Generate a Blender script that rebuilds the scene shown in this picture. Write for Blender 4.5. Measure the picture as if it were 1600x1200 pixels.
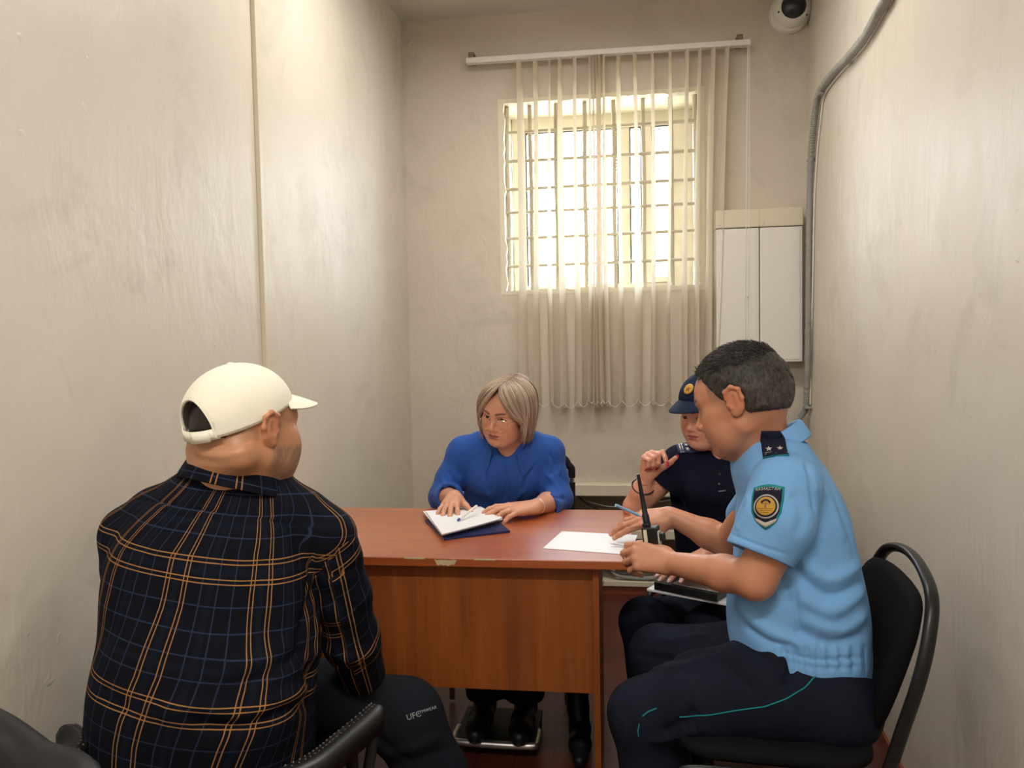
import bpy, bmesh, math, random
import numpy as np
from mathutils import Vector, Matrix
from mathutils.bvhtree import BVHTree

for _o in list(bpy.data.objects):
    bpy.data.objects.remove(_o, do_unlink=True)
SC = bpy.context.scene
COL = SC.collection
random.seed(7)
RNG = np.random.RandomState(11)
PI = math.pi

# ------------------------------------------------------------------ camera
EYE = 1.35
FPX = 1200.0
_yaw, _pit, _rol = math.radians(8.42), math.radians(2.83), math.radians(-1.06)
_f = Vector((-math.sin(_yaw)*math.cos(_pit), math.cos(_yaw)*math.cos(_pit), -math.sin(_pit)))
_r0 = _f.cross(Vector((0, 0, 1))).normalized()
_u0 = _r0.cross(_f)
_r = _r0*math.cos(_rol) + _u0*math.sin(_rol)
_u = -_r0*math.sin(_rol) + _u0*math.cos(_rol)
cam_data = bpy.data.cameras.new('camera')
cam = bpy.data.objects.new('camera', cam_data)
COL.objects.link(cam)
cam_data.sensor_fit = 'HORIZONTAL'
cam_data.sensor_width = 36
cam_data.lens = 27.0
cam_data.clip_start = 0.05
cam.matrix_world = Matrix(((_r.x, _u.x, -_f.x, 0), (_r.y, _u.y, -_f.y, 0), (_r.z, _u.z, -_f.z, EYE), (0, 0, 0, 1)))
SC.camera = cam

def ray(px, py):
    return _r*((px-800)/FPX) + _u*((600-py)/FPX) + _f

def P(px, py, Y):
    """the point at depth Y seen at pixel (px, py) of the 1600x1200 photo"""
    d = ray(px, py)
    return Vector((0, 0, EYE)) + d*(Y/d.y)

def PZ(px, py, z):
    d = ray(px, py)
    return Vector((0, 0, EYE)) + d*((z-EYE)/d.z)

# ------------------------------------------------------------------ render look, sky, lights
SC.view_settings.view_transform = 'Standard'
SC.view_settings.look = 'None'
SC.view_settings.gamma = 1
SC.view_settings.use_curve_mapping = False
SC.view_settings.exposure = 0.50

W = bpy.data.worlds.new('sky')
SC.world = W
W.use_nodes = True
_bg = W.node_tree.nodes['Background']
_bg.inputs[0].default_value = (0.76, 0.88, 1.0, 1)
_bg.inputs[1].default_value = 16.0

def light(name, kind, loc, energy, color=(1, 1, 1), size=None, target=None, portal=False):
    d = bpy.data.lights.new(name, kind)
    o = bpy.data.objects.new(name, d)
    COL.objects.link(o)
    o.location = loc
    d.energy = energy
    d.color = color
    if kind == 'AREA':
        d.shape = 'RECTANGLE'
        d.size, d.size_y = size
        if portal:
            d.cycles.is_portal = True
    if target is not None:
        o.rotation_euler = (Vector(target)-Vector(loc)).to_track_quat('-Z', 'Y').to_euler()
    return o

light('window_sky_portal', 'AREA', (-0.12, 4.62, 2.15), 1, size=(1.3, 1.2), target=(-0.12, 3.0, 2.15), portal=True)
# unseen ceiling lamps; the one over the desk is added to brighten the back
light('unseen_lamp_light', 'AREA', (-0.25, 2.75, 3.02), 19, (1.0, 0.96, 0.905), size=(1.15, 0.22), target=(-0.25, 2.75, 0))
light('unseen_lamp_light', 'AREA', (-0.25, -0.3, 3.02), 40, (1.0, 0.96, 0.905), size=(1.15, 0.22), target=(-0.25, -0.3, 0))
_sun = light('sun', 'SUN', (0, 9, 8), 4.0, (1.0, 0.94, 0.84))
_sun.rotation_euler = Vector((0.35, 0.75, -0.9)).to_track_quat('-Z', 'Y').to_euler()
_sun.data.angle = 0.01

# ------------------------------------------------------------------ materials
def mat(name, color, rough=0.6, metal=0.0, **kw):
    m = bpy.data.materials.new(name)
    m.use_nodes = True
    b = m.node_tree.nodes['Principled BSDF']
    b.inputs['Base Color'].default_value = (*color, 1)
    b.inputs['Roughness'].default_value = rough
    b.inputs['Metallic'].default_value = metal
    for k, v in kw.items():
        b.inputs[k.replace('_', ' ')].default_value = v
    return m

def srgb(r, g, b):
    def c(v):
        v /= 255.0
        return v/12.92 if v <= 0.04045 else ((v+0.055)/1.055)**2.4
    return (c(r), c(g), c(b))

class NT:
    """tiny node-graph helper"""
    def __init__(s, m):
        s.t = m.node_tree
        s.b = s.t.nodes['Principled BSDF']
    def n(s, kind, **ins):
        nd = s.t.nodes.new(kind)
        for k, v in ins.items():
            if hasattr(nd, k) and not k.startswith('i_'):
                setattr(nd, k, v)
        return nd
    def link(s, a, b):
        s.t.links.new(a, b)
    def val(s, sock, v):
        if isinstance(v, bpy.types.NodeSocket):
            s.link(v, sock)
        else:
            sock.default_value = v
    def math(s, op, a, b=None, c=None, clamp=False):
        nd = s.t.nodes.new('ShaderNodeMath')
        nd.operation = op
        nd.use_clamp = clamp
        s.val(nd.inputs[0], a)
        if b is not None: s.val(nd.inputs[1], b)
        if c is not None: s.val(nd.inputs[2], c)
        return nd.outputs[0]
    def coord(s, out='Object', scale=(1, 1, 1), loc=(0, 0, 0)):
        tc = s.t.nodes.new('ShaderNodeTexCoord')
        mp = s.t.nodes.new('ShaderNodeMapping')
        mp.inputs['Scale'].default_value = scale
        mp.inputs['Location'].default_value = loc
        s.link(tc.outputs[out], mp.inputs[0])
        return mp.outputs[0]
    def noise(s, vec, scale=5, detail=3, rough=0.5, dist=0.0):
        nd = s.t.nodes.new('ShaderNodeTexNoise')
        s.link(vec, nd.inputs['Vector'])
        nd.inputs['Scale'].default_value = scale
        nd.inputs['Detail'].default_value = detail
        nd.inputs['Roughness'].default_value = rough
        nd.inputs['Distortion'].default_value = dist
        return nd.outputs[0]
    def ramp(s, fac, stops, interp='LINEAR'):
        nd = s.t.nodes.new('ShaderNodeValToRGB')
        cr = nd.color_ramp
        cr.interpolation = interp
        while len(cr.elements) > 1:
            cr.elements.remove(cr.elements[-1])
        cr.elements[0].position = stops[0][0]
        cr.elements[0].color = (*stops[0][1], 1)
        for p, c in stops[1:]:
            e = cr.elements.new(p)
            e.color = (*c, 1)
        s.val(nd.inputs[0], fac)
        return nd.outputs[0]
    def mix(s, fac, a, b, mode='MIX'):
        nd = s.t.nodes.new('ShaderNodeMix')
        nd.data_type = 'RGBA'
        nd.blend_type = mode
        s.val(nd.inputs[0], fac)
        for i, v in ((6, a), (7, b)):
            if isinstance(v, bpy.types.NodeSocket): s.link(v, nd.inputs[i])
            else: nd.inputs[i].default_value = (*v, 1)
        return nd.outputs[2]
    def base(s, c): s.link(c, s.b.inputs['Base Color'])
    def bump(s, h, strength=0.3, dist=0.01, prev=None):
        nd = s.t.nodes.new('ShaderNodeBump')
        nd.inputs['Strength'].default_value = strength
        nd.inputs['Distance'].default_value = dist
        s.link(h, nd.inputs['Height'])
        if prev is not None: s.link(prev, nd.inputs['Normal'])
        s.link(nd.outputs[0], s.b.inputs['Normal'])
        return nd.outputs[0]

def plaster(name, c1, c2, streak=1.0):
    m = mat(name, c1, 0.42)
    g = NT(m)
    v = g.coord('Object')
    vs = g.coord('Object', (1, 1, 0.12))
    big = g.noise(v, 1.3, 4, 0.6)
    stain = g.noise(v, 3.1, 6, 0.7, 0.6)
    col = g.mix(g.ramp(big, [(0.35, (0, 0, 0)), (0.7, (1, 1, 1))]), c1, c2)
    col = g.mix(g.math('MULTIPLY', g.ramp(stain, [(0.54, (0, 0, 0)), (0.68, (1, 1, 1))]), 0.34), col, tuple(x*0.72 for x in c1))
    g.base(col)
    brush = g.noise(vs, 60, 3, 0.6)
    lump = g.noise(g.coord('Object', (1, 1, 0.45)), 7, 4, 0.62, 0.4)
    pit = g.noise(v, 26, 2, 0.5)
    b1 = g.bump(brush, 0.13*streak, 0.003)
    b2 = g.bump(lump, 0.24, 0.03, b1)
    g.bump(g.ramp(pit, [(0.70, (0, 0, 0)), (0.76, (1, 1, 1))]), 0.22, 0.005, b2)
    g.link(g.math('ADD', g.math('MULTIPLY', lump, 0.3), 0.3), g.b.inputs['Roughness'])
    return m

def wood(name, c1, c2, c3, axis='x', rough=0.3):
    m = mat(name, c1, rough)
    g = NT(m)
    sc = {'x': (0.35, 6, 6), 'z': (6, 6, 0.35)}[axis]
    v = g.coord('Object', sc)
    a = g.noise(v, 3.2, 5, 0.6, 0.6)
    b = g.noise(g.coord('Object', tuple(x*4 for x in sc)), 5, 3, 0.6)
    col = g.ramp(a, [(0.3, c1), (0.52, c2), (0.72, c3)])
    col = g.mix(g.math('MULTIPLY', g.ramp(b, [(0.45, (0, 0, 0)), (0.7, (1, 1, 1))]), 0.35), col, c1)
    g.base(col)
    g.bump(b, 0.08, 0.001)
    return m

def fabric(name, color, rough=0.8, weave=900, var=0.12, sheen=0.0, fold=0.0):
    m = mat(name, color, rough)
    g = NT(m)
    v = g.coord('Object')
    n1 = g.noise(v, 9, 3, 0.6)
    g.base(g.mix(n1, tuple(c*(1-var) for c in color), tuple(min(1, c*(1+var)) for c in color)))
    pb = None
    if fold > 0:
        pb = g.bump(g.noise(g.coord('Object', (1, 1, 0.6)), 14, 3, 0.55, 0.9), fold, 0.02)
    g.b.inputs['Specular IOR Level'].default_value = 0.12
    g.bump(g.noise(v, weave, 1, 0.5), 0.12, 0.0006, pb)
    if sheen: g.b.inputs['Sheen Weight'].default_value = sheen
    return m

def attr_mat(name, rough=0.5, sss=0.0, bump=0.0, bscale=300, spec=0.5):
    m = mat(name, (0.5, 0.5, 0.5), rough)
    g = NT(m)
    a = g.t.nodes.new('ShaderNodeAttribute')
    a.attribute_name = 'Col'
    n1 = g.noise(g.coord('Object'), 40, 3, 0.6)
    g.base(g.mix(g.math('MULTIPLY', n1, 0.25), a.outputs['Color'], (0.42, 0.16, 0.10), 'SOFT_LIGHT'))
    if sss:
        g.b.inputs['Subsurface Weight'].default_value = sss
        g.b.inputs['Subsurface Radius'].default_value = (1, 0.35, 0.2)
        g.b.inputs['Subsurface Scale'].default_value = 0.008
    g.b.inputs['Specular IOR Level'].default_value = spec
    if bump: g.bump(g.noise(g.coord('Object'), bscale, 2, 0.6), bump, 0.001)
    return m

M = {}
M['wall'] = plaster('wall_paint', srgb(211, 203, 188), srgb(219, 212, 199))
M['wall_back'] = plaster('back_wall_paint', srgb(200, 189, 173), srgb(208, 198, 183), 0.5)
M['ceiling'] = plaster('ceiling_paint', srgb(205, 200, 190), srgb(212, 206, 196), 0.3)
M['table_top'] = wood('table_top_laminate', srgb(152, 74, 30), srgb(172, 88, 38), srgb(190, 104, 50), 'x', 0.36)
M['table_top'].node_tree.nodes['Principled BSDF'].inputs['Coat Weight'].default_value = 1.0
M['table_top'].node_tree.nodes['Principled BSDF'].inputs['Coat Roughness'].default_value = 0.33
M['table_side'] = wood('table_side_laminate', srgb(122, 62, 18), srgb(144, 75, 24), srgb(162, 90, 34), 'z', 0.5)
M['chip'] = fabric('chipboard', srgb(196, 178, 140), 0.9, 300, 0.3)
M['black_vinyl'] = mat('black_vinyl', (0.008, 0.008, 0.009), 0.5, 0.0, Specular_IOR_Level=.3)
M['black_fabric'] = fabric('black_fabric', (0.006, 0.006, 0.0065), 0.9, 700, 0.3)
M['black_metal'] = mat('black_metal', (0.009, 0.009, 0.009), 0.36, 0.0, Specular_IOR_Level=.35)
M['chrome'] = mat('chrome', (0.75, 0.75, 0.75), 0.18, 1.0)
M['dull_chrome'] = mat('worn_chrome', (0.50, 0.48, 0.44), 0.38, 1.0)
M['steel'] = mat('brushed_steel', (0.55, 0.56, 0.58), 0.35, 1.0)
M['cream'] = mat('cream_paint', srgb(214, 204, 182), 0.4)
M['white_metal'] = mat('white_painted_metal', srgb(226, 222, 214), 0.35)
M['white_plastic'] = mat('white_plastic', srgb(228, 224, 216), 0.35)
M['paper'] = mat('paper', srgb(236, 238, 242), 0.6)
M['navy'] = mat('navy_cover', srgb(22, 36, 82), 0.4)
M['dark_plastic'] = mat('dark_plastic', (0.012, 0.013, 0.014), 0.35)
M['conduit'] = mat('grey_conduit', srgb(150, 148, 142), 0.5)
M['rebar'] = mat('painted_rebar', srgb(186, 176, 152), 0.55)
M['frame_pvc'] = mat('old_window_paint', srgb(222, 214, 196), 0.45)
M['reveal'] = plaster('window_reveal_plaster', srgb(222, 212, 188), srgb(228, 220, 200), 0.4)
M['gasket'] = mat('window_gasket', (0.03, 0.03, 0.03), 0.6)
M['skirting'] = mat('brown_skirting', srgb(128, 66, 44), 0.4)
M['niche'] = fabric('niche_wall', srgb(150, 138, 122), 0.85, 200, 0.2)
M['silver'] = mat('silver_metal', (0.8, 0.8, 0.8), 0.2, 1.0)
M['gold_wire'] = mat('gold_wire', (0.85, 0.66, 0.42), 0.2, 1.0)
g_ = mat('window_glass', (1, 1, 1), 0.0)
_g = NT(g_)
_tr = _g.t.nodes.new('ShaderNodeBsdfTransparent'); _gl = _g.t.nodes.new('ShaderNodeBsdfGlossy'); _gl.inputs['Roughness'].default_value = 0.02
_mx = _g.t.nodes.new('ShaderNodeMixShader'); _mx.inputs[0].default_value = 0.06
_g.link(_tr.outputs[0], _mx.inputs[1]); _g.link(_gl.outputs[0], _mx.inputs[2])
_g.link(_mx.outputs[0], _g.t.nodes['Material Output'].inputs[0])
M['glass'] = g_
M['lens'] = g_.copy(); M['lens'].name = 'spectacle_lens'
for _n in M['lens'].node_tree.nodes:
    if _n.type == 'MIX_SHADER': _n.inputs[0].default_value = 0.035
    if _n.type == 'BSDF_GLOSSY': _n.inputs['Roughness'].default_value = 0.15
b_ = mat('blind_fabric', srgb(226, 218, 204), 0.7)
_g = NT(b_)
_df = _g.t.nodes.new('ShaderNodeBsdfDiffuse'); _df.inputs[0].default_value = (*srgb(226, 216, 200), 1)
_tl = _g.t.nodes.new('ShaderNodeBsdfTranslucent'); _tl.inputs[0].default_value = (*srgb(232, 222, 204), 1)
_mx = _g.t.nodes.new('ShaderNodeMixShader'); _mx.inputs[0].default_value = 0.45
_g.link(_df.outputs[0], _mx.inputs[1]); _g.link(_tl.outputs[0], _mx.inputs[2])
_g.link(_mx.outputs[0], _g.t.nodes['Material Output'].inputs[0])
M['blind'] = b_
# floor: red-brown painted boards running into the room
f_ = mat('painted_floor_boards', srgb(112, 52, 36), 0.32)
_g = NT(f_)
_v = _g.coord('Object')
_sp = _g.t.nodes.new('ShaderNodeSeparateXYZ'); _g.link(_v, _sp.inputs[0])
_bx = _g.math('FRACT', _g.math('MULTIPLY', _sp.outputs[0], 8.0))
_gap = _g.math('LESS_THAN', _bx, 0.035)
_n1 = _g.noise(_v, 3, 5, 0.65, 0.4)
_c = _g.ramp(_n1, [(0.3, srgb(66, 26, 18)), (0.55, srgb(84, 36, 25)), (0.75, srgb(102, 50, 36))])
_scr = _g.ramp(_g.noise(_g.coord('Object', (9, 1.5, 1)), 5, 6, 0.7), [(0.66, (0, 0, 0)), (0.74, (1, 1, 1))])
_c = _g.mix(_g.math('MULTIPLY', _scr, 0.45), _c, srgb(176, 132, 108))
_g.base(_g.mix(_gap, _c, (0.02, 0.01, 0.008)))
_g.bump(_g.math('SUBTRACT', 1.0, _gap), 0.5, 0.004)
M['floor'] = f_

# ------------------------------------------------------------------ object helpers
def link(o, parent=None):
    COL.objects.link(o)
    if parent is not None:
        o.parent = parent
    return o

def props(o, label=None, cat=None, group=None, kind=None):
    if label: o['label'] = label
    if cat: o['category'] = cat
    if group: o['group'] = group
    if kind: o['kind'] = kind
    return o

def thing(name, label, cat, loc=(0, 0, 0), rz=0.0, group=None):
    o = bpy.data.objects.new(name, None)
    COL.objects.link(o)
    o.location = loc
    o.rotation_euler = (0, 0, rz)
    o.empty_display_size = 0.05
    bpy.context.view_layer.update()
    return props(o, label, cat, group)

def mesh_obj(name, verts, faces, m=None, parent=None, smooth=True, world=True, solid=0.0, bevel=0.0, subd=0):
    me = bpy.data.meshes.new(name)
    me.from_pydata([tuple(v) for v in verts], [], [tuple(int(i) for i in f) for f in faces])
    return fin(name, me, m, parent, smooth, world, solid, bevel, subd)

def fin(name, me, m=None, parent=None, smooth=True, world=True, solid=0.0, bevel=0.0, subd=0):
    me.update()
    if m is not None:
        for q in (m if isinstance(m, (list, tuple)) else [m]):
            me.materials.append(q)
    if smooth:
        me.polygons.foreach_set('use_smooth', [True]*len(me.polygons))
    o = bpy.data.objects.new(name, me)
    COL.objects.link(o)
    if parent is not None:
        o.parent = parent
        if world:
            o.matrix_parent_inverse = parent.matrix_world.inverted()
    if solid:
        md = o.modifiers.new('solid', 'SOLIDIFY'); md.thickness = solid; md.offset = 0
    if bevel:
        md = o.modifiers.new('bevel', 'BEVEL'); md.width = bevel; md.segments = 2; md.limit_method = 'ANGLE'
    if subd:
        md = o.modifiers.new('subd', 'SUBSURF'); md.levels = subd; md.render_levels = subd
    return o

class MB:
    """collects shapes into ONE mesh"""
    def __init__(s): s.v = []; s.f = []; s.mi = []
    def add(s, vs, fs, mi=0):
        k = len(s.v)
        s.v += [Vector(v) for v in vs]
        s.f += [tuple(i+k for i in f) for f in fs]
        s.mi += [mi]*len(fs)
        return s
    def box(s, lo, hi, mi=0, fr=None):
        x0, y0, z0 = lo; x1, y1, z1 = hi
        vs = [(x0, y0, z0), (x1, y0, z0), (x1, y1, z0), (x0, y1, z0), (x0, y0, z1), (x1, y0, z1), (x1, y1, z1), (x0, y1, z1)]
        if fr is not None: vs = [fr @ Vector(v) for v in vs]
        return s.add(vs, [(0, 3, 2, 1), (4, 5, 6, 7), (0, 1, 5, 4), (1, 2, 6, 5), (2, 3, 7, 6), (3, 0, 4, 7)], mi)
    def hexa(s, a, mi=0):
        return s.add(a, [(0, 3, 2, 1), (4, 5, 6, 7), (0, 1, 5, 4), (1, 2, 6, 5), (2, 3, 7, 6), (3, 0, 4, 7)], mi)
    def tube(s, pts, r, seg=10, mi=0, caps=True, flat=None, closed=False):
        pts = [Vector(p) for p in pts]
        n = len(pts)
        rs = r if isinstance(r, (list, tuple)) else [r]*n
        k = len(s.v)
        prev = None
        for i, p in enumerate(pts):
            if closed: t = (pts[(i+1) % n]-pts[i-1]).normalized()
            else: t = (pts[min(i+1, n-1)]-pts[max(i-1, 0)]).normalized()
            if prev is None:
                up = Vector((0, 0, 1)) if abs(t.z) < 0.9 else Vector((0, 1, 0))
                a = t.cross(up).normalized()
            else:
                a = (prev - t*prev.dot(t)).normalized()
            prev = a
            b = t.cross(a)
            fx = 1.0 if flat is None else flat
            for j in range(seg):
                q = 2*PI*j/seg
                s.v.append(p + a*(rs[i]*math.cos(q)) + b*(rs[i]*fx*math.sin(q)))
        m_ = n if closed else n-1
        for i in range(m_):
            for j in range(seg):
                i2 = (i+1) % n
                s.f.append((k+i*seg+j, k+i*seg+(j+1) % seg, k+i2*seg+(j+1) % seg, k+i2*seg+j)); s.mi.append(mi)
        if caps and not closed:
            s.f.append(tuple(k+j for j in range(seg))[::-1]); s.mi.append(mi)
            s.f.append(tuple(k+(n-1)*seg+j for j in range(seg))); s.mi.append(mi)
        return s
    def lathe(s, prof, c, ax=(0, 0, 1), seg=24, mi=0):
        ax = Vector(ax).normalized()
        a = ax.orthogonal().normalized(); b = ax.cross(a)
        k = len(s.v); c = Vector(c)
        for (r, h) in prof:
            for j in range(seg):
                q = 2*PI*j/seg
                s.v.append(c + ax*h + (a*math.cos(q)+b*math.sin(q))*max(r, 1e-5))
        for i in range(len(prof)-1):
            for j in range(seg):
                s.f.append((k+i*seg+j, k+i*seg+(j+1) % seg, k+(i+1)*seg+(j+1) % seg, k+(i+1)*seg+j)); s.mi.append(mi)
        return s
    def build(s, name, m, parent=None, smooth=False, bevel=0.0, solid=0.0, subd=0):
        o = mesh_obj(name, s.v, s.f, m, parent, smooth, True, solid, bevel, subd)
        if any(s.mi): o.data.polygons.foreach_set('material_index', s.mi)
        if smooth:
            try: o.data.set_sharp_from_angle(angle=math.radians(40))
            except Exception: pass
        return o

def curve_pts(pts, n=8):
    """Catmull-Rom through points"""
    pts = [Vector(p) for p in pts]
    out = []
    for i in range(len(pts)-1):
        p0 = pts[max(i-1, 0)]; p1 = pts[i]; p2 = pts[i+1]; p3 = pts[min(i+2, len(pts)-1)]
        for j in range(n):
            t = j/n
            out.append(0.5*((2*p1)+(p2-p0)*t+(2*p0-5*p1+4*p2-p3)*t*t+(-p0+3*p1-3*p2+p3)*t**3))
    out.append(pts[-1])
    return out

# ------------------------------------------------------------------ signed-distance sculpting
F32 = np.float32
def nv(*a):
    v = np.array(a if len(a) > 1 else a[0], float)
    return v/np.linalg.norm(v)

def frame(f, u):
    """rows: right, forward, up"""
    f = nv(f); r = nv(np.cross(f, np.array(u, float))); u = np.cross(r, f)
    return np.array([r, f, u])

class SDF:
    def __init__(s): s.p = []
    def _add(s, fn, lo, hi, k, op):
        s.p.append((fn, np.array(lo)-0.03, np.array(hi)+0.03, k, op))
    def caps(s, a, b, ra, rb=None, k=0.01, op='u', sq=None):
        a = np.array(a, float); b = np.array(b, float)
        rb = ra if rb is None else rb
        ba = b-a; L = max(ba@ba, 1e-12)
        def fn(X, Y, Z):
            px, py, pz = X-F32(a[0]), Y-F32(a[1]), Z-F32(a[2])
            t = np.clip((px*F32(ba[0])+py*F32(ba[1])+pz*F32(ba[2]))/F32(L), 0, 1)
            dx, dy, dz = px-t*F32(ba[0]), py-t*F32(ba[1]), pz-t*F32(ba[2])
            if sq is None:
                return np.sqrt(dx*dx+dy*dy+dz*dz)-(ra+(rb-ra)*t)
            n, q = nv(sq[0]), sq[1]
            h = dx*F32(n[0])+dy*F32(n[1])+dz*F32(n[2])
            return np.sqrt(np.maximum(dx*dx+dy*dy+dz*dz+h*h*F32(q*q-1), 0))-(ra+(rb-ra)*t)
        R = max(ra, rb)*(1 if sq is None else max(1, 1/sq[1]))
        s._add(fn, np.minimum(a, b)-R, np.maximum(a, b)+R, k, op)
        return s
    def chain(s, pts, rs, k=0.01, op='u', sq=None):
        for i in range(len(pts)-1):
            s.caps(pts[i], pts[i+1], rs[i], rs[i+1], k, op, sq)
        return s
    def ell(s, c, r, Fm=None, k=0.01, op='u'):
        c = np.array(c, float); r = np.array(r, float)
        Fm = np.eye(3) if Fm is None else Fm
        def fn(X, Y, Z):
            px, py, pz = X-F32(c[0]), Y-F32(c[1]), Z-F32(c[2])
            q = [(px*F32(Fm[i][0])+py*F32(Fm[i][1])+pz*F32(Fm[i][2])) for i in range(3)]
            k0 = np.sqrt((q[0]/F32(r[0]))**2+(q[1]/F32(r[1]))**2+(q[2]/F32(r[2]))**2)
            k1 = np.sqrt((q[0]/F32(r[0]**2))**2+(q[1]/F32(r[1]**2))**2+(q[2]/F32(r[2]**2))**2)
            return k0*(k0-1)/np.maximum(k1, 1e-6)
        R = np.sqrt(((Fm*r[:, None])**2).sum(0))
        s._add(fn, c-R, c+R, k, op)
        return s
    def loft(s, o, Fm, secs, k=0.02, op='u', n=2.4):
        """secs: (z, cx, cy, a, b) along the frame's up axis"""
        o = np.array(o, float)
        S = np.array(secs, float)
        zz = np.linspace(S[0, 0], S[-1, 0], 120)
        def sm(col):
            y = np.interp(zz, S[:, 0], S[:, col])
            w = 7; yp = np.pad(y, w, mode='edge')
            # odd padding keeps the ends where they are
            yp[:w] = 2*y[0]-y[w:0:-1]; yp[-w:] = 2*y[-1]-y[-2:-w-2:-1]
            return np.convolve(yp, np.ones(2*w+1)/(2*w+1), 'valid')
        cx, cy, A, B = sm(1), sm(2), sm(3), sm(4)
        def fn(X, Y, Z):
            px, py, pz = X-F32(o[0]), Y-F32(o[1]), Z-F32(o[2])
            q = [(px*F32(Fm[i][0])+py*F32(Fm[i][1])+pz*F32(Fm[i][2])) for i in range(3)]
            z = q[2]
            x = q[0]-np.interp(z, zz, cx).astype(F32); y = q[1]-np.interp(z, zz, cy).astype(F32)
            a = np.interp(z, zz, A).astype(F32); b = np.interp(z, zz, B).astype(F32)
            kk = (np.abs(x/a)**n+np.abs(y/b)**n)**(1/n)
            d = (kk-1)*np.minimum(a, b)
            return np.maximum(d, np.maximum(z-F32(S[-1, 0]), F32(S[0, 0])-z))
        cs = []
        for r_ in S:
            for sx in (-1, 1):
                for sy in (-1, 1):
                    cs.append(o + Fm[0]*(r_[1]+sx*r_[3]) + Fm[1]*(r_[2]+sy*r_[4]) + Fm[2]*r_[0])
        cs = np.array(cs)
        s._add(fn, cs.min(0), cs.max(0), k, op)
        return s
    def half(s, c, n, lo, hi, k=0.004):
        """cuts away everything in the box lo..hi on the +n side of the plane"""
        c = np.array(c, float); n = nv(n)
        def fn(X, Y, Z):
            return -((X-F32(c[0]))*F32(n[0])+(Y-F32(c[1]))*F32(n[1])+(Z-F32(c[2]))*F32(n[2]))
        s.p.append((fn, np.array(lo), np.array(hi), k, 's'))
        return s
    def bounds(s):
        lo = np.min([p[1] for p in s.p if p[4] == 'u'], 0)
        hi = np.max([p[2] for p in s.p if p[4] == 'u'], 0)
        return lo, hi
    def grid(s, lo, hi, res):
        lo = np.array(lo, float); hi = np.array(hi, float)
        n = np.maximum(np.ceil((hi-lo)/res).astype(int)+1, 3)
        G = np.full(n, 0.2, F32)
        ax = [(lo[i]+res*np.arange(n[i])).astype(F32) for i in range(3)]
        for fn, blo, bhi, k, op in s.p:
            i0 = np.clip(np.floor((blo-lo)/res).astype(int), 0, n)
            i1 = np.clip(np.ceil((bhi-lo)/res).astype(int)+1, 0, n)
            if np.any(i1 <= i0): continue
            sl = tuple(slice(i0[i], i1[i]) for i in range(3))
            d = fn(ax[0][sl[0]][:, None, None], ax[1][sl[1]][None, :, None], ax[2][sl[2]][None, None, :]).astype(F32)
            a = G[sl]
            if op == 'u':
                h = np.maximum(k-np.abs(a-d), 0)/k
                G[sl] = np.minimum(a, d)-h*h*k*0.25
            else:
                d = -d
                h = np.maximum(k-np.abs(a-d), 0)/k
                G[sl] = np.maximum(a, d)+h*h*k*0.25
        return G
    def mesh(s, res, bricks=None, smooth=1):
        """bricks: [(lo, hi, fineres)], the rest at res"""
        lo, hi = s.bounds()
        V, Fc = nets(s.grid(lo, hi, res), lo, res)
        Vs, Fs = [V], []
        if bricks:
            cen = V[Fc].mean(1)
            keep = np.ones(len(Fc), bool)
            for bl, bh, br in bricks:
                keep &= ~np.all((cen > np.array(bl)+res*0.6) & (cen < np.array(bh)-res*0.6), 1)
            Fc = Fc[keep]
        Fs = [Fc]
        off = len(V)
        if bricks:
            done = []
            for bl, bh, br in bricks:
                v, f = nets(s.grid(bl, bh, br), np.array(bl, float), br)
                if len(v) == 0: continue
                if done:
                    cen = v[f].mean(1); kp = np.ones(len(f), bool)
                    for dl, dh in done: kp &= ~np.all((cen > dl) & (cen < dh), 1)
                    f = f[kp]
                done.append((np.array(bl), np.array(bh)))
                Vs.append(v); Fs.append(f+off); off += len(v)
        V = np.concatenate(Vs); Fc = np.concatenate(Fs)
        used = np.zeros(len(V), bool); used[Fc.ravel()] = True
        mp = np.cumsum(used)-1
        V = V[used]; Fc = mp[Fc]
        for _ in range(smooth): V = relax(V, Fc, 0.5)
        return V, Fc

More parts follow.
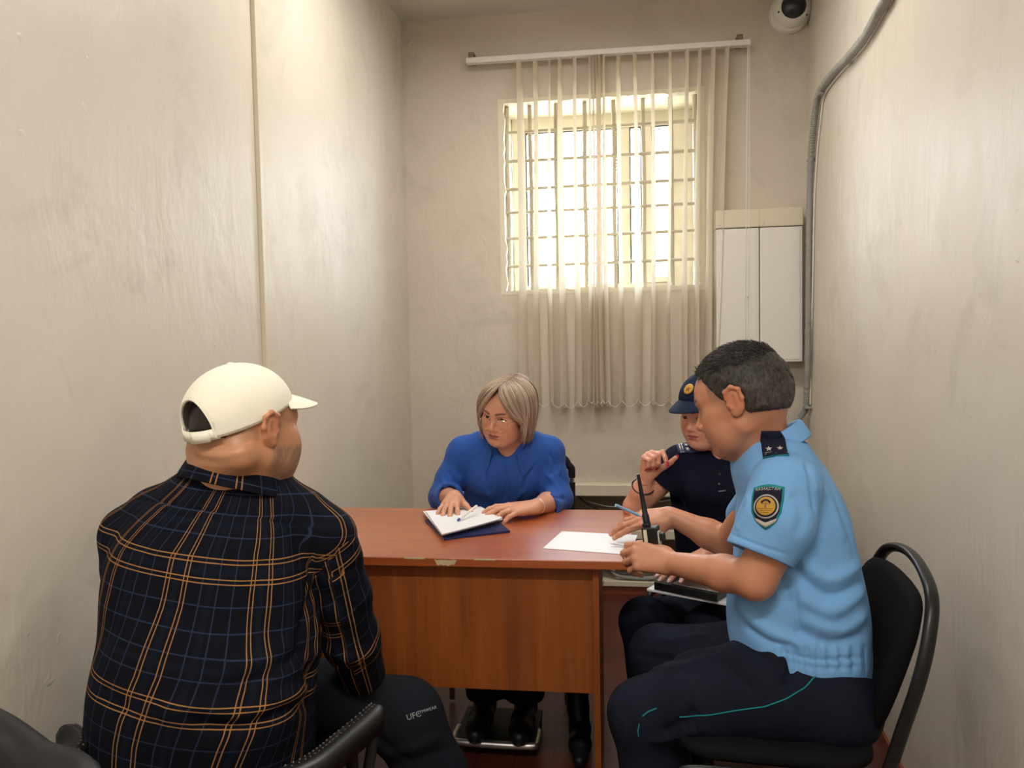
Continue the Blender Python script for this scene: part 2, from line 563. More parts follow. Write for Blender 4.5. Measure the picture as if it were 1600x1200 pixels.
def nets(G, lo, res):
    s = G < 0
    c = np.zeros(tuple(np.array(G.shape)-1), np.int8)
    for i in (0, 1):
        for j in (0, 1):
            for k in (0, 1):
                c += s[i:s.shape[0]-1+i, j:s.shape[1]-1+j, k:s.shape[2]-1+k]
    act = (c > 0) & (c < 8)
    I = np.argwhere(act)
    idx = np.full(act.shape, -1, np.int32)
    idx[act] = np.arange(len(I))
    cor = np.array([(i, j, k) for i in (0, 1) for j in (0, 1) for k in (0, 1)])
    vals = np.array([G[I[:, 0]+q[0], I[:, 1]+q[1], I[:, 2]+q[2]] for q in cor])
    pos = np.zeros((len(I), 3)); cnt = np.zeros(len(I))
    for a in range(8):
        for b in range(a+1, 8):
            if np.abs(cor[a]-cor[b]).sum() != 1: continue
            va, vb = vals[a], vals[b]
            m = (va < 0) != (vb < 0)
            t = np.where(m, va/np.where(m, va-vb, 1), 0)
            p = cor[a][None]+t[:, None]*(cor[b]-cor[a])[None]
            pos += p*m[:, None]; cnt += m
    V = (I+pos/np.maximum(cnt, 1)[:, None])*res+lo
    fs = []
    for ax in range(3):
        sl0 = [slice(None)]*3; sl1 = [slice(None)]*3
        sl0[ax] = slice(0, -1); sl1[ax] = slice(1, None)
        cr = s[tuple(sl0)] != s[tuple(sl1)]
        o1, o2 = (ax+1) % 3, (ax+2) % 3
        sub = [slice(1, -1)]*3; sub[ax] = slice(None)
        e = np.argwhere(cr[tuple(sub)])
        if len(e) == 0: continue
        e[:, o1] += 1; e[:, o2] += 1
        def cell(d1, d2):
            q = e.copy(); q[:, o1] += d1; q[:, o2] += d2
            return idx[q[:, 0], q[:, 1], q[:, 2]]
        quad = np.stack([cell(-1, -1), cell(0, -1), cell(0, 0), cell(-1, 0)], 1)
        ins = s[e[:, 0], e[:, 1], e[:, 2]]
        quad[~ins] = quad[~ins][:, ::-1]
        fs.append(quad[(quad >= 0).all(1)])
    return V, (np.concatenate(fs) if fs else np.zeros((0, 4), int))

def relax(V, Fc, w):
    acc = np.zeros_like(V); cnt = np.zeros(len(V))
    for i in range(4):
        a = Fc[:, i]; b = Fc[:, (i+1) % 4]
        for x, y in ((a, b), (b, a)):
            for c_ in range(3): acc[:, c_] += np.bincount(x, V[y, c_], len(V))
            cnt += np.bincount(x, minlength=len(V))
    return V*(1-w)+w*acc/np.maximum(cnt, 1)[:, None]

def vnormals(V, Fc):
    n = np.cross(V[Fc[:, 2]]-V[Fc[:, 0]], V[Fc[:, 3]]-V[Fc[:, 1]])
    N = np.zeros_like(V)
    for i in range(4):
        for c_ in range(3): N[:, c_] += np.bincount(Fc[:, i], n[:, c_], len(V))
    return N/np.maximum(np.linalg.norm(N, axis=1), 1e-12)[:, None]

def np_mesh(name, V, Fc, m, parent=None, col=None, uvw=None):
    me = bpy.data.meshes.new(name)
    me.vertices.add(len(V)); me.vertices.foreach_set('co', V.astype(F32).ravel())
    k = Fc.shape[1]
    me.loops.add(Fc.size); me.loops.foreach_set('vertex_index', Fc.astype(np.int32).ravel())
    me.polygons.add(len(Fc)); me.polygons.foreach_set('loop_start', (np.arange(len(Fc))*k).astype(np.int32))
    me.update(calc_edges=True)
    me.validate()
    if col is not None:
        a = me.attributes.new('Col', 'FLOAT_COLOR', 'POINT')
        a.data.foreach_set('color', np.concatenate([col, np.ones((len(V), 1))], 1).astype(F32).ravel())
    if uvw is not None:
        a = me.attributes.new('plaid', 'FLOAT_VECTOR', 'POINT')
        a.data.foreach_set('vector', uvw.astype(F32).ravel())
    return fin(name, me, m, parent)

def pxhit(V, Fc, px, py, bvh=None):
    b = bvh or BVHTree.FromPolygons([tuple(v) for v in V], [tuple(f) for f in Fc])
    h = b.ray_cast(Vector((0, 0, EYE)), ray(px, py))
    return h[0], h[1]

def strokes(V, Fc, items, Yd):
    """folds: items = [(pixel polyline, width, amp)], + raises, - sinks; returns the displaced vertices"""
    bvh = BVHTree.FromPolygons([tuple(v) for v in V], [tuple(int(i) for i in f) for f in Fc])
    N = vnormals(V, Fc)
    D = np.zeros(len(V))
    for pts, w, amp in items:
        hp = []
        if len(pts) > 2: pts = [(q.x, q.y) for q in curve_pts([Vector((a_, b_, 0)) for a_, b_ in pts], 4)]
        for i in range(len(pts)-1):
            for t in np.linspace(0, 1, 4)[:(4 if i == len(pts)-2 else 3)]:
                x = pts[i][0]*(1-t)+pts[i+1][0]*t; y = pts[i][1]*(1-t)+pts[i+1][1]*t
                h = bvh.ray_cast(Vector((0, 0, EYE)), ray(x, y))
                if h[0] is not None: hp.append(np.array(h[0]))
        if len(hp) < 2: continue
        hp = np.array(hp)
        sel = np.where(np.all((V > hp.min(0)-3*w) & (V < hp.max(0)+3*w), 1))[0]
        if len(sel) == 0: continue
        Q = V[sel]
        best = np.full(len(sel), 1e9); bt = np.zeros(len(sel))
        for i in range(len(hp)-1):
            a = hp[i]; ba = hp[i+1]-a; L = max(ba@ba, 1e-12)
            t = np.clip(((Q-a)@ba)/L, 0, 1)
            d = np.linalg.norm(Q-a-t[:, None]*ba, axis=1)
            m = d < best
            best = np.where(m, d, best); bt = np.where(m, (i+t)/(len(hp)-1), bt)
        taper = np.clip(np.minimum(bt, 1-bt)*5+0.25, 0, 1)
        D[sel] += amp*np.exp(-best**2/(2*w*w))*taper
    return V+N*D[:, None]

def wave(V, seed, freq, amp, aniso=(1, 1, 1)):
    r = np.random.RandomState(seed)
    d = np.zeros(len(V))
    for i in range(7):
        k = r.normal(size=3)*freq*np.array(aniso); ph = r.uniform(0, 6.28)
        d += np.sin(V@k+ph+0.8*np.sin(V@(r.normal(size=3)*freq*0.6)))*r.uniform(0.4, 1)
    return d*amp/4
# ------------------------------------------------------------------ anatomy
def head(S, o, F, s=1.0, wide=1.0, jaw=1.0, nose=1.0, fat=0.0, lids=0.5, female=False):
    o = np.array(o, float)
    def L(x, y, z): return o+s*(x*wide*F[0]+y*F[1]+z*F[2])
    def E(c, r, k=0.012, op='u'): S.ell(L(*c), np.array([r[0]*wide, r[1], r[2]])*s, F, k*s, op)
    def C(a, b, ra, rb=None, k=0.01, op='u'): S.caps(L(*a), L(*b), ra*s, (ra if rb is None else rb)*s, k*s, op)
    E((0, -.014, .030), (.075, .094, .083), .02)
    E((0, -.035, .000), (.068, .070, .070), .03)
    E((0, .028, -.025), (.060, .062, .086), .03)
    E((0, .035, .035), (.058, .052, .045), .03)
    for x in (-1, 1):
        C((x*.050*jaw, -.005, -.055), (x*.022*jaw, .058, -.097), .020+fat*.3, .016, .03)
        E((x*.036, .054, -.036), (.024+fat, .026+fat, .028+fat), .022)
        E((x*.050, .030, -.012), (.016, .034, .016), .02)
        E((x*.034, .036, -.070), (.022+fat, .030+fat, .024+fat), .03)
        C((x*.014, .084, .021), (x*.044, .066, .021), .0085, .008, .016)
    E((0, .074, -.093), (.019, .016, .016), .022)
    C((0, .040, -.098), (0, .0, -.098), .022+fat, .030+fat, .03)
    C((0, .082, .012), (0, .104*nose, -.028), .0065, .0085, .012)
    E((0, .106*nose, -.034), (.0095, .0095, .0085), .008)
    for x in (-1, 1):
        E((x*.0125, .094*nose, -.037), (.0075, .010, .0070), .006)
        E((x*.031, .090, .0005), (.0165, .017, .0105), .010, 's')
        E((x*.031, .0685, .000), (.0150, .0150, .0130), .003)
        # the lid opening
        E((x*.031, .088, -.0005), (.0128, .013, .0042*lids*2), .0012, 's')
        E((x*.0060, .098*nose, -.0425), (.0034, .005, .003), .002, 's')
    E((0, .080, -.058), (.024, .015, .020), .02)
    C((-.016, .088, -.0600), (0, .0945, -.0575), .0050, .0058, .005)
    C((.016, .088, -.0600), (0, .0945, -.0575), .0050, .0058, .005)
    C((-.013, .0885, -.0695), (.013, .0885, -.0695), .0062, None, .005)
    E((0, .0925, -.0690), (.009, .006, .0058), .005)
    C((-.022, .088, -.0648), (0, .1015, -.0640), .0016, .0018, .003, 's')
    C((.022, .088, -.0648), (0, .1015, -.0640), .0016, .0018, .003, 's')
    E((0, .0945, -.0795), (.012, .005, .0045), .006, 's')
    # ears
    for x in (-1, 1):
        F2 = F
        E((x*.079, -.013, .001), (.0085, .018, .031), .004)
        pts = [(x*.078, .006, .010), (x*.083, .002, .026), (x*.086, -.014, .033), (x*.088, -.029, .024),
               (x*.086, -.031, .004), (x*.081, -.022, -.014), (x*.078, -.008, -.026), (x*.076, .000, -.022)]
        for a, b in zip(pts[:-1], pts[1:]): C(a, b, .0040, None, .006)
        E((x*.078, -.006, -.023), (.0048, .008, .009), .004)
        E((x*.0895, -.009, .004), (.0060, .010, .015), .004, 's')
        E((x*.0885, -.005, -.005), (.0055, .0055, .0075), .003, 's')
        C((x*.0805, -.019, -.012), (x*.0825, -.018, .014), .0038, None, .006)
        E((x*.080, .004, -.004), (.0042, .004, .007), .003)

def eyes(o, F, s, iris, parent, wide=1.0, gaze=(0, 0, 0)):
    for x in (-1, 1):
        c = np.array(o)+s*(x*.031*wide*F[0]+.0690*F[1]+.0*F[2])
        g = nv(F[1]+gaze[0]*F[0]+gaze[2]*F[2])
        mb = MB()
        prof = []
        for i in range(17):
            th = PI*i/16
            prof.append((.0138*s*math.sin(th), .0138*s*math.cos(th)))
        mb.lathe(prof, c, g, 24)
        o_ = mb.build('eye', [M['eye_white'], M['iris'] if iris is None else iris, M['pupil']], parent, True)
        for p in o_.data.polygons:
            d = np.array(p.center)-c
            ca = (d@g)/np.linalg.norm(d)
            p.material_index = 2 if ca > .972 else (1 if ca > .86 else 0)

def paint(V, base, var=0.0, seed=1):
    col = np.tile(np.array(base, float), (len(V), 1))
    if var:
        w = wave(V, seed, 45, 1.0)
        col *= (1+var*w)[:, None]
    return col

def blob(col, m, c):
    m = np.clip(m, 0, 1)[:, None]
    return col*(1-m)+np.array(c)[None]*m

def face_paint(V, col, o, F, s, skin, lips, brow, wide=1.0, stubble=0.0, buzz=None, red=0.35, browthick=.0042, liner=0.6):
    Lc = (V-np.array(o))@F.T/s
    x, y, z = Lc[:, 0]/wide, Lc[:, 1], Lc[:, 2]
    ax = np.abs(x)
    front = (y > .045) & (np.abs(z) < .13)
    sk = np.array(skin)
    # cheeks, nose tip and ears are redder by nature
    r = np.exp(-((ax-.036)**2/.018**2+(z+.034)**2/.018**2))*front
    r = np.maximum(r, 0.8*np.exp(-(x**2/.014**2+(z+.034)**2/.012**2))*front)
    r = np.maximum(r, (ax > .074)*np.exp(-((z)**2/.035**2+(y+.01)**2/.035**2)))
    col = blob(col, r*red, sk*np.array([1.02, .70, .62]))
    lm = ((x/.0215)**2+((z+.0640)/(.0100*(1-.35*(ax/.0215)**2)))**2)
    col = blob(col, np.clip((1.12-lm)*4, 0, 1)*(y > .07)*0.85, lips)
    col = blob(col, np.clip(1.4-np.abs(z+.0645+.0006)/.0011, 0, 1)*(ax < .022)*(y > .07)*.75, np.array(lips)*.35)
    bz = .0215+.0045*np.sin(np.clip((ax-.012)/.036, 0, 1)*2.2)
    bt = browthick*(1-.5*np.clip((ax-.03)/.02, 0, 1))
    bm = np.clip(1.6-np.abs(z-bz)/bt, 0, 1)*(ax > .011)*(ax < .047)*(y > .045)
    col = blob(col, bm*.85, brow)
    lid = np.abs(((ax-.031)/.0142)**2+((z+.0005)/.0056)**2-1)
    col = blob(col, np.clip(1-lid*2.2, 0, 1)*(y > .06)*liner*(z > -.003), (0.02, .012, .01))
    col = blob(col, np.clip(1-lid*2.2, 0, 1)*(y > .06)*liner*.4*(z <= -.003), (0.05, .03, .025))
    if stubble:
        m = np.clip((-.038-z+.25*(ax-.03))/.012, 0, 1)*np.clip((y+.015)/.02, 0, 1)*(z > -.125)
        m *= 1-np.clip((1.3-lm)*3, 0, 1)
        sp = 0.65+0.35*np.sin(V[:, 0]*2900)*np.sin(V[:, 2]*3100+V[:, 1]*2500)
        col = blob(col, m*stubble*sp, (0.09, .075, .07))
    if buzz is not None:
        hl = .030-.5*np.clip(y-.03, 0, 1)   # hairline height
        m = np.clip((z-(-.060+.9*np.clip(y+.02, 0, .2)))/.05, 0, 1)*(y < .045)*(ax < .0755)
        m = np.maximum(m, np.clip((z-.052)/.02, 0, 1))
        col = blob(col, m*buzz[1], buzz[0])
    return col

def hand(S, w, fwd, dorsal, side, s=1.0, flex=None, spread=8, thumb=(35, 25, 15, 20), nails=None, res_k=1.0):
    """side +1 left hand, -1 right hand; flex per finger (mcp, pip, dip) in degrees; index first"""
    Fm = frame(fwd, dorsal)          # rows right, forward, up(dorsal)
    w = np.array(w, float)
    def L(p): return w+s*(side*p[0]*Fm[0]+p[1]*Fm[1]+p[2]*Fm[2])
    flex = flex or [(20, 25, 15)]*4
    mcp = [(.027, .088, .0), (.009, .092, .003), (-.009, .087, .001), (-.0255, .078, -.003)]
    seg = [(.043, .025, .020), (.047, .029, .021), (.043, .027, .020), (.034, .020, .018)]
    rad = [.0090, .0092, .0088, .0078]
    ro = [(.014, .012, -.001), (.005, .010, .0), (-.005, .010, .0), (-.014, .012, -.001)]
    for i in range(4):
        S.caps(L(ro[i]), L(mcp[i]), .0165*s, .0108*s, .012*s)
    S.caps(L((.006, .03, -.008)), L((-.012, .06, -.008)), .014*s, .012*s, .015*s)
    S.caps(L((.020, .022, -.010)), L((.024, .060, -.008)), .015*s, .012*s, .015*s)
    tips = []
    for i in range(4):
        p = np.array(mcp[i]); a = math.radians((1.5-i)*spread*0.66)
        pitch = 0.0; r = rad[i]
        prev_r = r*1.06
        for j in range(3):
            pitch += math.radians(flex[i][j])
            d = np.array([math.sin(a)*math.cos(pitch), math.cos(a)*math.cos(pitch), -math.sin(pitch)])
            q = p+d*seg[i][j]
            r2 = r*(1.0, .93, .80)[j]
            S.caps(L(p), L(q), prev_r*s, r2*s, (.006 if j == 0 else .003)*s)
            if j < 2: S.ell(L(q), np.array([r2*1.06]*3)*s, None, .002)
            prev_r = r2
            up = np.array([math.sin(a)*math.sin(pitch), math.cos(a)*math.sin(pitch), math.cos(pitch)])
            if j == 2:
                tips.append((L(q), Fm.T@(np.array([side*d[0], d[1], d[2]])), Fm.T@(np.array([side*up[0], up[1], up[2]])), r2*s))
            p = q
    # thumb: leaves the side of the palm near its base
    az, dn, b1, b2 = [math.radians(v) for v in thumb]
    p = np.array([.024, .022, -.008])
    az0 = az
    d = np.array([math.sin(az)*math.cos(dn), math.cos(az)*math.cos(dn), -math.sin(dn)])
    q = p+d*.040
    S.caps(L(p), L(q), .0160*s, .0118*s, .014*s)
    az -= b1
    d = np.array([math.sin(az)*math.cos(dn), math.cos(az)*math.cos(dn), -math.sin(dn)])
    q2 = q+d*.031
    S.caps(L(q), L(q2), .0112*s, .0100*s, .004*s)
    az -= b2
    d = np.array([math.sin(az)*math.cos(dn), math.cos(az)*math.cos(dn), -math.sin(dn)])
    q3 = q2+d*.024
    S.caps(L(q2), L(q3), .0102*s, .0082*s, .003*s)
    nrm = np.array([math.cos(az), -math.sin(az), 0])*.75+np.array([0, 0, .66])
    tips.append((L(q3), Fm.T@(np.array([side*d[0], d[1], d[2]])), Fm.T@(np.array([side*nrm[0], nrm[1], nrm[2]])), .0082*s))
    allp = [np.array(t[0]) for t in tips]+[L(m) for m in mcp]+[w, L(q), L(q2)]
    allp = np.array(allp)
    return tips, (allp.min(0)-.026, allp.max(0)+.026)

def nail_meshes(tips, m, parent, long=1.0, which=range(5), s=1.0):
    for i in which:
        c, d, up, r = tips[i]
        d = nv(d); up = nv(np.array(up)-d*(np.array(up)@d)); sd = np.cross(d, up)
        vs, fs = [], []
        nl, nw = 7, 6
        L0, L1 = -.006*s, (.007*long+.001)*s
        for a in range(nl):
            t = a/(nl-1); y = L0+(L1-L0)*t
            wd = .0062*s*(1-.25*max(0, t-.7)/.3)*(0.8 if t > .97 else 1)
            for b in range(nw):
                q = (b/(nw-1)-.5)*2
                h = r*1.02*math.cos(q*.85)-.0009-0.0008*t
                vs.append(np.array(c)+d*y+sd*(wd*q)+up*(h+.0007))
        for a in range(nl-1):
            for b in range(nw-1):
                k = a*nw+b
                fs.append((k, k+1, k+nw+1, k+nw))
        mesh_obj('fingernail', vs, fs, m, parent, True, True, .0008)

def tris_quads_text(body, size, name='text'):
    cu = bpy.data.curves.new(name, 'FONT'); cu.body = body; cu.size = size; cu.extrude = 0
    cu.align_x = 'CENTER'; cu.align_y = 'CENTER'
    cu.resolution_u = 3
    o = bpy.data.objects.new(name, cu); COL.objects.link(o)
    dg = bpy.context.evaluated_depsgraph_get(); dg.update()
    me = bpy.data.meshes.new_from_object(o.evaluated_get(dg))
    vs = [v.co.copy() for v in me.vertices]; fs = [tuple(p.vertices) for p in me.polygons]
    bpy.data.objects.remove(o, do_unlink=True)
    bpy.data.meshes.remove(me)
    return vs, fs

class Decal:
    """lays flat shapes on a curved surface: (x, y) of the shape's own plane is pressed on to the mesh under it"""
    def __init__(s, V, Fc, c, n, up):
        s.b = BVHTree.FromPolygons([tuple(v) for v in V], [tuple(int(i) for i in f) for f in Fc])
        s.c = Vector(c); s.n = Vector(n).normalized()
        s.u = (Vector(up)-s.n*Vector(up).dot(s.n)).normalized(); s.r = s.u.cross(s.n)
    def pt(s, x, y, off):
        p = s.c+s.r*x+s.u*y
        h = s.b.ray_cast(p+s.n*.05, -s.n, .12)
        if h[0] is None:
            return p+s.n*off
        return h[0]+s.n*off
    def poly(s, name, outline, m, parent, off, rings=5, solid=.0006, center=None):
        n = len(outline)
        cx, cy = center or (sum(p[0] for p in outline)/n, sum(p[1] for p in outline)/n)
        vs = [s.pt(cx, cy, off)]; fs = []
        for k in range(1, rings+1):
            t = k/rings
            for x, y in outline: vs.append(s.pt(cx+(x-cx)*t, cy+(y-cy)*t, off))
        for j in range(n): fs.append((0, 1+j, 1+(j+1) % n))
        for k in range(rings-1):
            for j in range(n):
                a = 1+k*n+j; b = 1+k*n+(j+1) % n
                fs.append((a, a+n, b+n, b))
        return mesh_obj(name, vs, fs, m, parent, True, True, solid)
    def shape(s, name, vs2, fs, m, parent, off, at=(0, 0), rot=0.0, solid=.0005):
        c, q = math.cos(rot), math.sin(rot)
        vs = [s.pt(at[0]+v[0]*c-v[1]*q, at[1]+v[0]*q+v[1]*c, off) for v in vs2]
        return mesh_obj(name, vs, fs, m, parent, False, True, solid)

def star_pts(r, at=(0, 0), rot=0.0, k=.42):
    out = []
    for i in range(10):
        a = PI/2+rot+i*PI/5
        q = r if i % 2 == 0 else r*k
        out.append((at[0]+q*math.cos(a), at[1]+q*math.sin(a)))
    return out

def ngon(r, n=28, at=(0, 0)):
    return [(at[0]+r*math.cos(2*PI*i/n), at[1]+r*math.sin(2*PI*i/n)) for i in range(n)]

def dense(poly, n=5):
    out = []
    for i in range(len(poly)):
        a, b = poly[i], poly[(i+1) % len(poly)]
        for j in range(n): out.append((a[0]+(b[0]-a[0])*j/n, a[1]+(b[1]-a[1])*j/n))
    return out

def collar(name, o, Fm, a, b, m, parent, stand=.03, fall=.045, point=.03, open_=0.5, drop=.03, flare=.012, seg=48, plaid=None, gap=0.0):
    """shirt collar: band round the neck folded over outwards; phi=0 is the nape"""
    o = np.array(o, float)
    vs, fs, at = [], [], []
    prof = [(0, 0), (.001, .5), (.002, .92), (.005, 1.03), (.009, .95), (.013, .5), (.017, 0), (.020, -.35)]
    ph = np.linspace(-(PI-open_), PI-open_, seg)
    for p in ph:
        t = abs(p)/(PI-open_)
        dz = -drop*(1-math.cos(p))/2
        out = np.array([math.sin(p)*a, -math.cos(p)*b])
        nrm = np.array([math.sin(p), -math.cos(p)])
        front = max(0, (t-.6)/.4)
        fl = fall+point*front**2
        for i, (off, h) in enumerate(prof):
            z = stand*h if i < 5 else stand*.95-(fl)*((i-4)/3.0)
            rr = off+(flare*((i-4)/3.0) if i >= 5 else 0)+gap*front
            q = out+nrm*rr
            vs.append(o+Fm[0]*q[0]+Fm[1]*q[1]+Fm[2]*(z+dz))
            at.append((p*(a+b)/2, z, 0))
    k = len(prof)
    for i in range(seg-1):
        for j in range(k-1):
            c = i*k+j
            fs.append((c, c+k, c+k+1, c+1))
    ob = np_mesh(name, np.array(vs), np.array(fs), m, parent, uvw=np.array(at))
    md = ob.modifiers.new('solid', 'SOLIDIFY'); md.thickness = .0022; md.offset = 0
    md = ob.modifiers.new('subd', 'SUBSURF'); md.levels = 1; md.render_levels = 1
    return ob

def strands(paths, r0, seg=4, taper=True, r=None):
    """many hair locks as one numpy mesh; paths: list of (n,3) arrays of equal n"""
    Pp = np.array(paths); m, n, _ = Pp.shape
    T = np.gradient(Pp, axis=1); T /= np.maximum(np.linalg.norm(T, axis=2, keepdims=True), 1e-9)
    up = np.zeros_like(T); up[..., 2] = 1
    A = np.cross(T, up+np.array([.03, .05, 0])); A /= np.maximum(np.linalg.norm(A, axis=2, keepdims=True), 1e-9)
    B = np.cross(T, A)
    tt = np.linspace(0, 1, n)
    rr = r0*(np.minimum(1, .35+3*tt)*(np.clip((1-tt)*5, .15, 1) if taper else 1))
    V = []
    for j in range(seg):
        q = 2*PI*j/seg
        V.append(Pp+(A*math.cos(q)+B*math.sin(q))*rr[None, :, None])
    V = np.stack(V, 2).reshape(-1, 3)      # m, n, seg
    idx = np.arange(m*n*seg).reshape(m, n, seg)
    a = idx[:, :-1, :]; b = np.roll(idx, -1, 2)[:, :-1, :]; c = np.roll(idx, -1, 2)[:, 1:, :]; d = idx[:, 1:, :]
    Fc = np.stack([a, b, c, d], -1).reshape(-1, 4)
    return V, Fc

def merge(parts):
    V, Fq, k = [], [], 0
    for v, f in parts:
        V.append(v); Fq.append(f+k); k += len(v)
    return np.concatenate(V), np.concatenate(Fq)

def hair_mat(name, rough=.5, spec=.35, amt=.5, scale=170):
    m = attr_mat(name, rough, spec=spec)
    g = NT(m)
    a = [n for n in g.t.nodes if n.type == 'ATTRIBUTE'][0]
    n1 = g.noise(g.coord('Object', (1, 1, .35)), scale, 4, .7)
    g.base(g.mix(g.ramp(n1, [(.38, (0, 0, 0)), (.62, (1, 1, 1))]), g.mix(amt, a.outputs['Color'], (0.0, 0.0, 0.0)), g.mix(amt*.12, a.outputs['Color'], (.5, .45, .4))))
    g.bump(n1, .7, .003)
    return m
def skin_mat(name, rough=0.45): return attr_mat(name, rough, sss=0.12, bump=.08, bscale=500, spec=.45)

M['eye_white'] = mat('eye_white', (0.70, 0.64, 0.60), 0.3)
M['iris'] = mat('dark_iris', (0.035, 0.018, 0.010), 0.15)
M['pupil'] = mat('pupil', (0.003, 0.003, 0.003), 0.1)
SKIN = np.array(srgb(196, 142, 112))

# ------------------------------------------------------------------ cloth materials with a woven pattern
def plaid_mat():
    m = mat('plaid_flannel', (0.01, 0.014, 0.025), 0.85)
    g = NT(m)
    a = g.t.nodes.new('ShaderNodeAttribute'); a.attribute_name = 'plaid'
    sp = g.t.nodes.new('ShaderNodeSeparateXYZ'); g.link(a.outputs['Vector'], sp.inputs[0])
    base = srgb(10, 13, 22); gold = srgb(172, 124, 74); grey = srgb(44, 54, 80); gr2 = srgb(17, 23, 38)
    def bands(coord, per, pairs, greys, soft):
        t = g.math('FRACT', g.math('ADD', g.math('DIVIDE', coord, per), 20.0))
        def line(c, w):
            return g.math('LESS_THAN', g.math('ABSOLUTE', g.math('SUBTRACT', t, c)), w)
        go = None
        for c in pairs:
            l = line(c, .0010/per*1.0)
            go = l if go is None else g.math('MAXIMUM', go, l)
        ge = None
        for c in greys:
            l = line(c, .0013/per)
            ge = l if ge is None else g.math('MAXIMUM', ge, l)
        so = None
        for c in soft:
            l = g.math('MULTIPLY', line(c, .006/per), .6)
            so = l if so is None else g.math('MAXIMUM', so, l)
        return go, ge, so
    per_u, per_v = .170, .240
    def dbl(c, per, d=.0040): return [c-d/per, c+d/per]
    gu = bands(sp.outputs[0], per_u, dbl(.20, per_u)+dbl(.42, per_u), [.62, .80, .98], [.31, .71])
    gv = bands(sp.outputs[1], per_v, dbl(.20, per_v)+dbl(.345, per_v), [.52, .68, .84, .02], [.27, .60])
    soft = g.math('MAXIMUM', gu[2], gv[2])
    c = g.mix(soft, base, gr2)
    c = g.mix(g.math('MULTIPLY', gu[1], .75), c, grey)
    c = g.mix(g.math('MULTIPLY', gv[1], .75), c, grey)
    c = g.mix(g.math('MULTIPLY', gu[0], .9), c, gold)
    c = g.mix(g.math('MULTIPLY', gv[0], .9), c, gold)
    n1 = g.noise(g.coord('Object'), 8, 3, .6)
    c = g.mix(g.math('MULTIPLY', n1, .3), c, (0.004, .005, .008))
    g.base(c)
    g.bump(g.noise(g.coord('Object'), 900, 1, .5), .15, .0006)
    g.b.inputs['Specular IOR Level'].default_value = .12
    return m
M['plaid'] = plaid_mat()
M['blue_shirt'] = fabric('blue_viscose', srgb(44, 83, 160), 0.75, 800, 0.08, .08, .22)
M['sky_shirt'] = fabric('light_blue_cotton', srgb(116, 167, 219), 0.75, 900, 0.03, .03, .22)
M['polo'] = fabric('navy_pique', srgb(21, 25, 42), 0.9, 600, 0.1, .0)
M['trousers'] = fabric('dark_navy_trousers', srgb(23, 27, 40), 0.85, 900, 0.1, .0, .35)
M['dark_trousers'] = fabric('black_trousers', srgb(22, 25, 33), 0.85, 900, 0.1, .0, .3)
M['teal'] = fabric('teal_piping', srgb(32, 132, 138), 0.7)
M['patch_navy'] = fabric('patch_navy', srgb(30, 32, 50), 0.8, 600)
M['patch_gold'] = fabric('patch_gold', srgb(184, 144, 62), 0.6, 500, .25)
M['patch_silver'] = fabric('patch_silver', srgb(186, 182, 172), 0.6, 500, .2)
M['logo_grey'] = mat('logo_grey', srgb(150, 150, 150), 0.6)
M['cap_white'] = fabric('cap_cotton', srgb(244, 240, 224), 0.85, 700, 0.03, .05, .06)
M['thread'] = mat('button_white', srgb(205, 215, 230), 0.4)
# ------------------------------------------------------------------ the room
H = 3.125
YB = 4.16
XL = -1.19
YR = -1.6
def xr(y): return 0.938-0.060*(YB-y)
WX0, WX1, WZ0, WZ1 = -0.638, 0.392, 1.65, 2.655      # window opening
YW = 4.62                                            # outer end of the recess

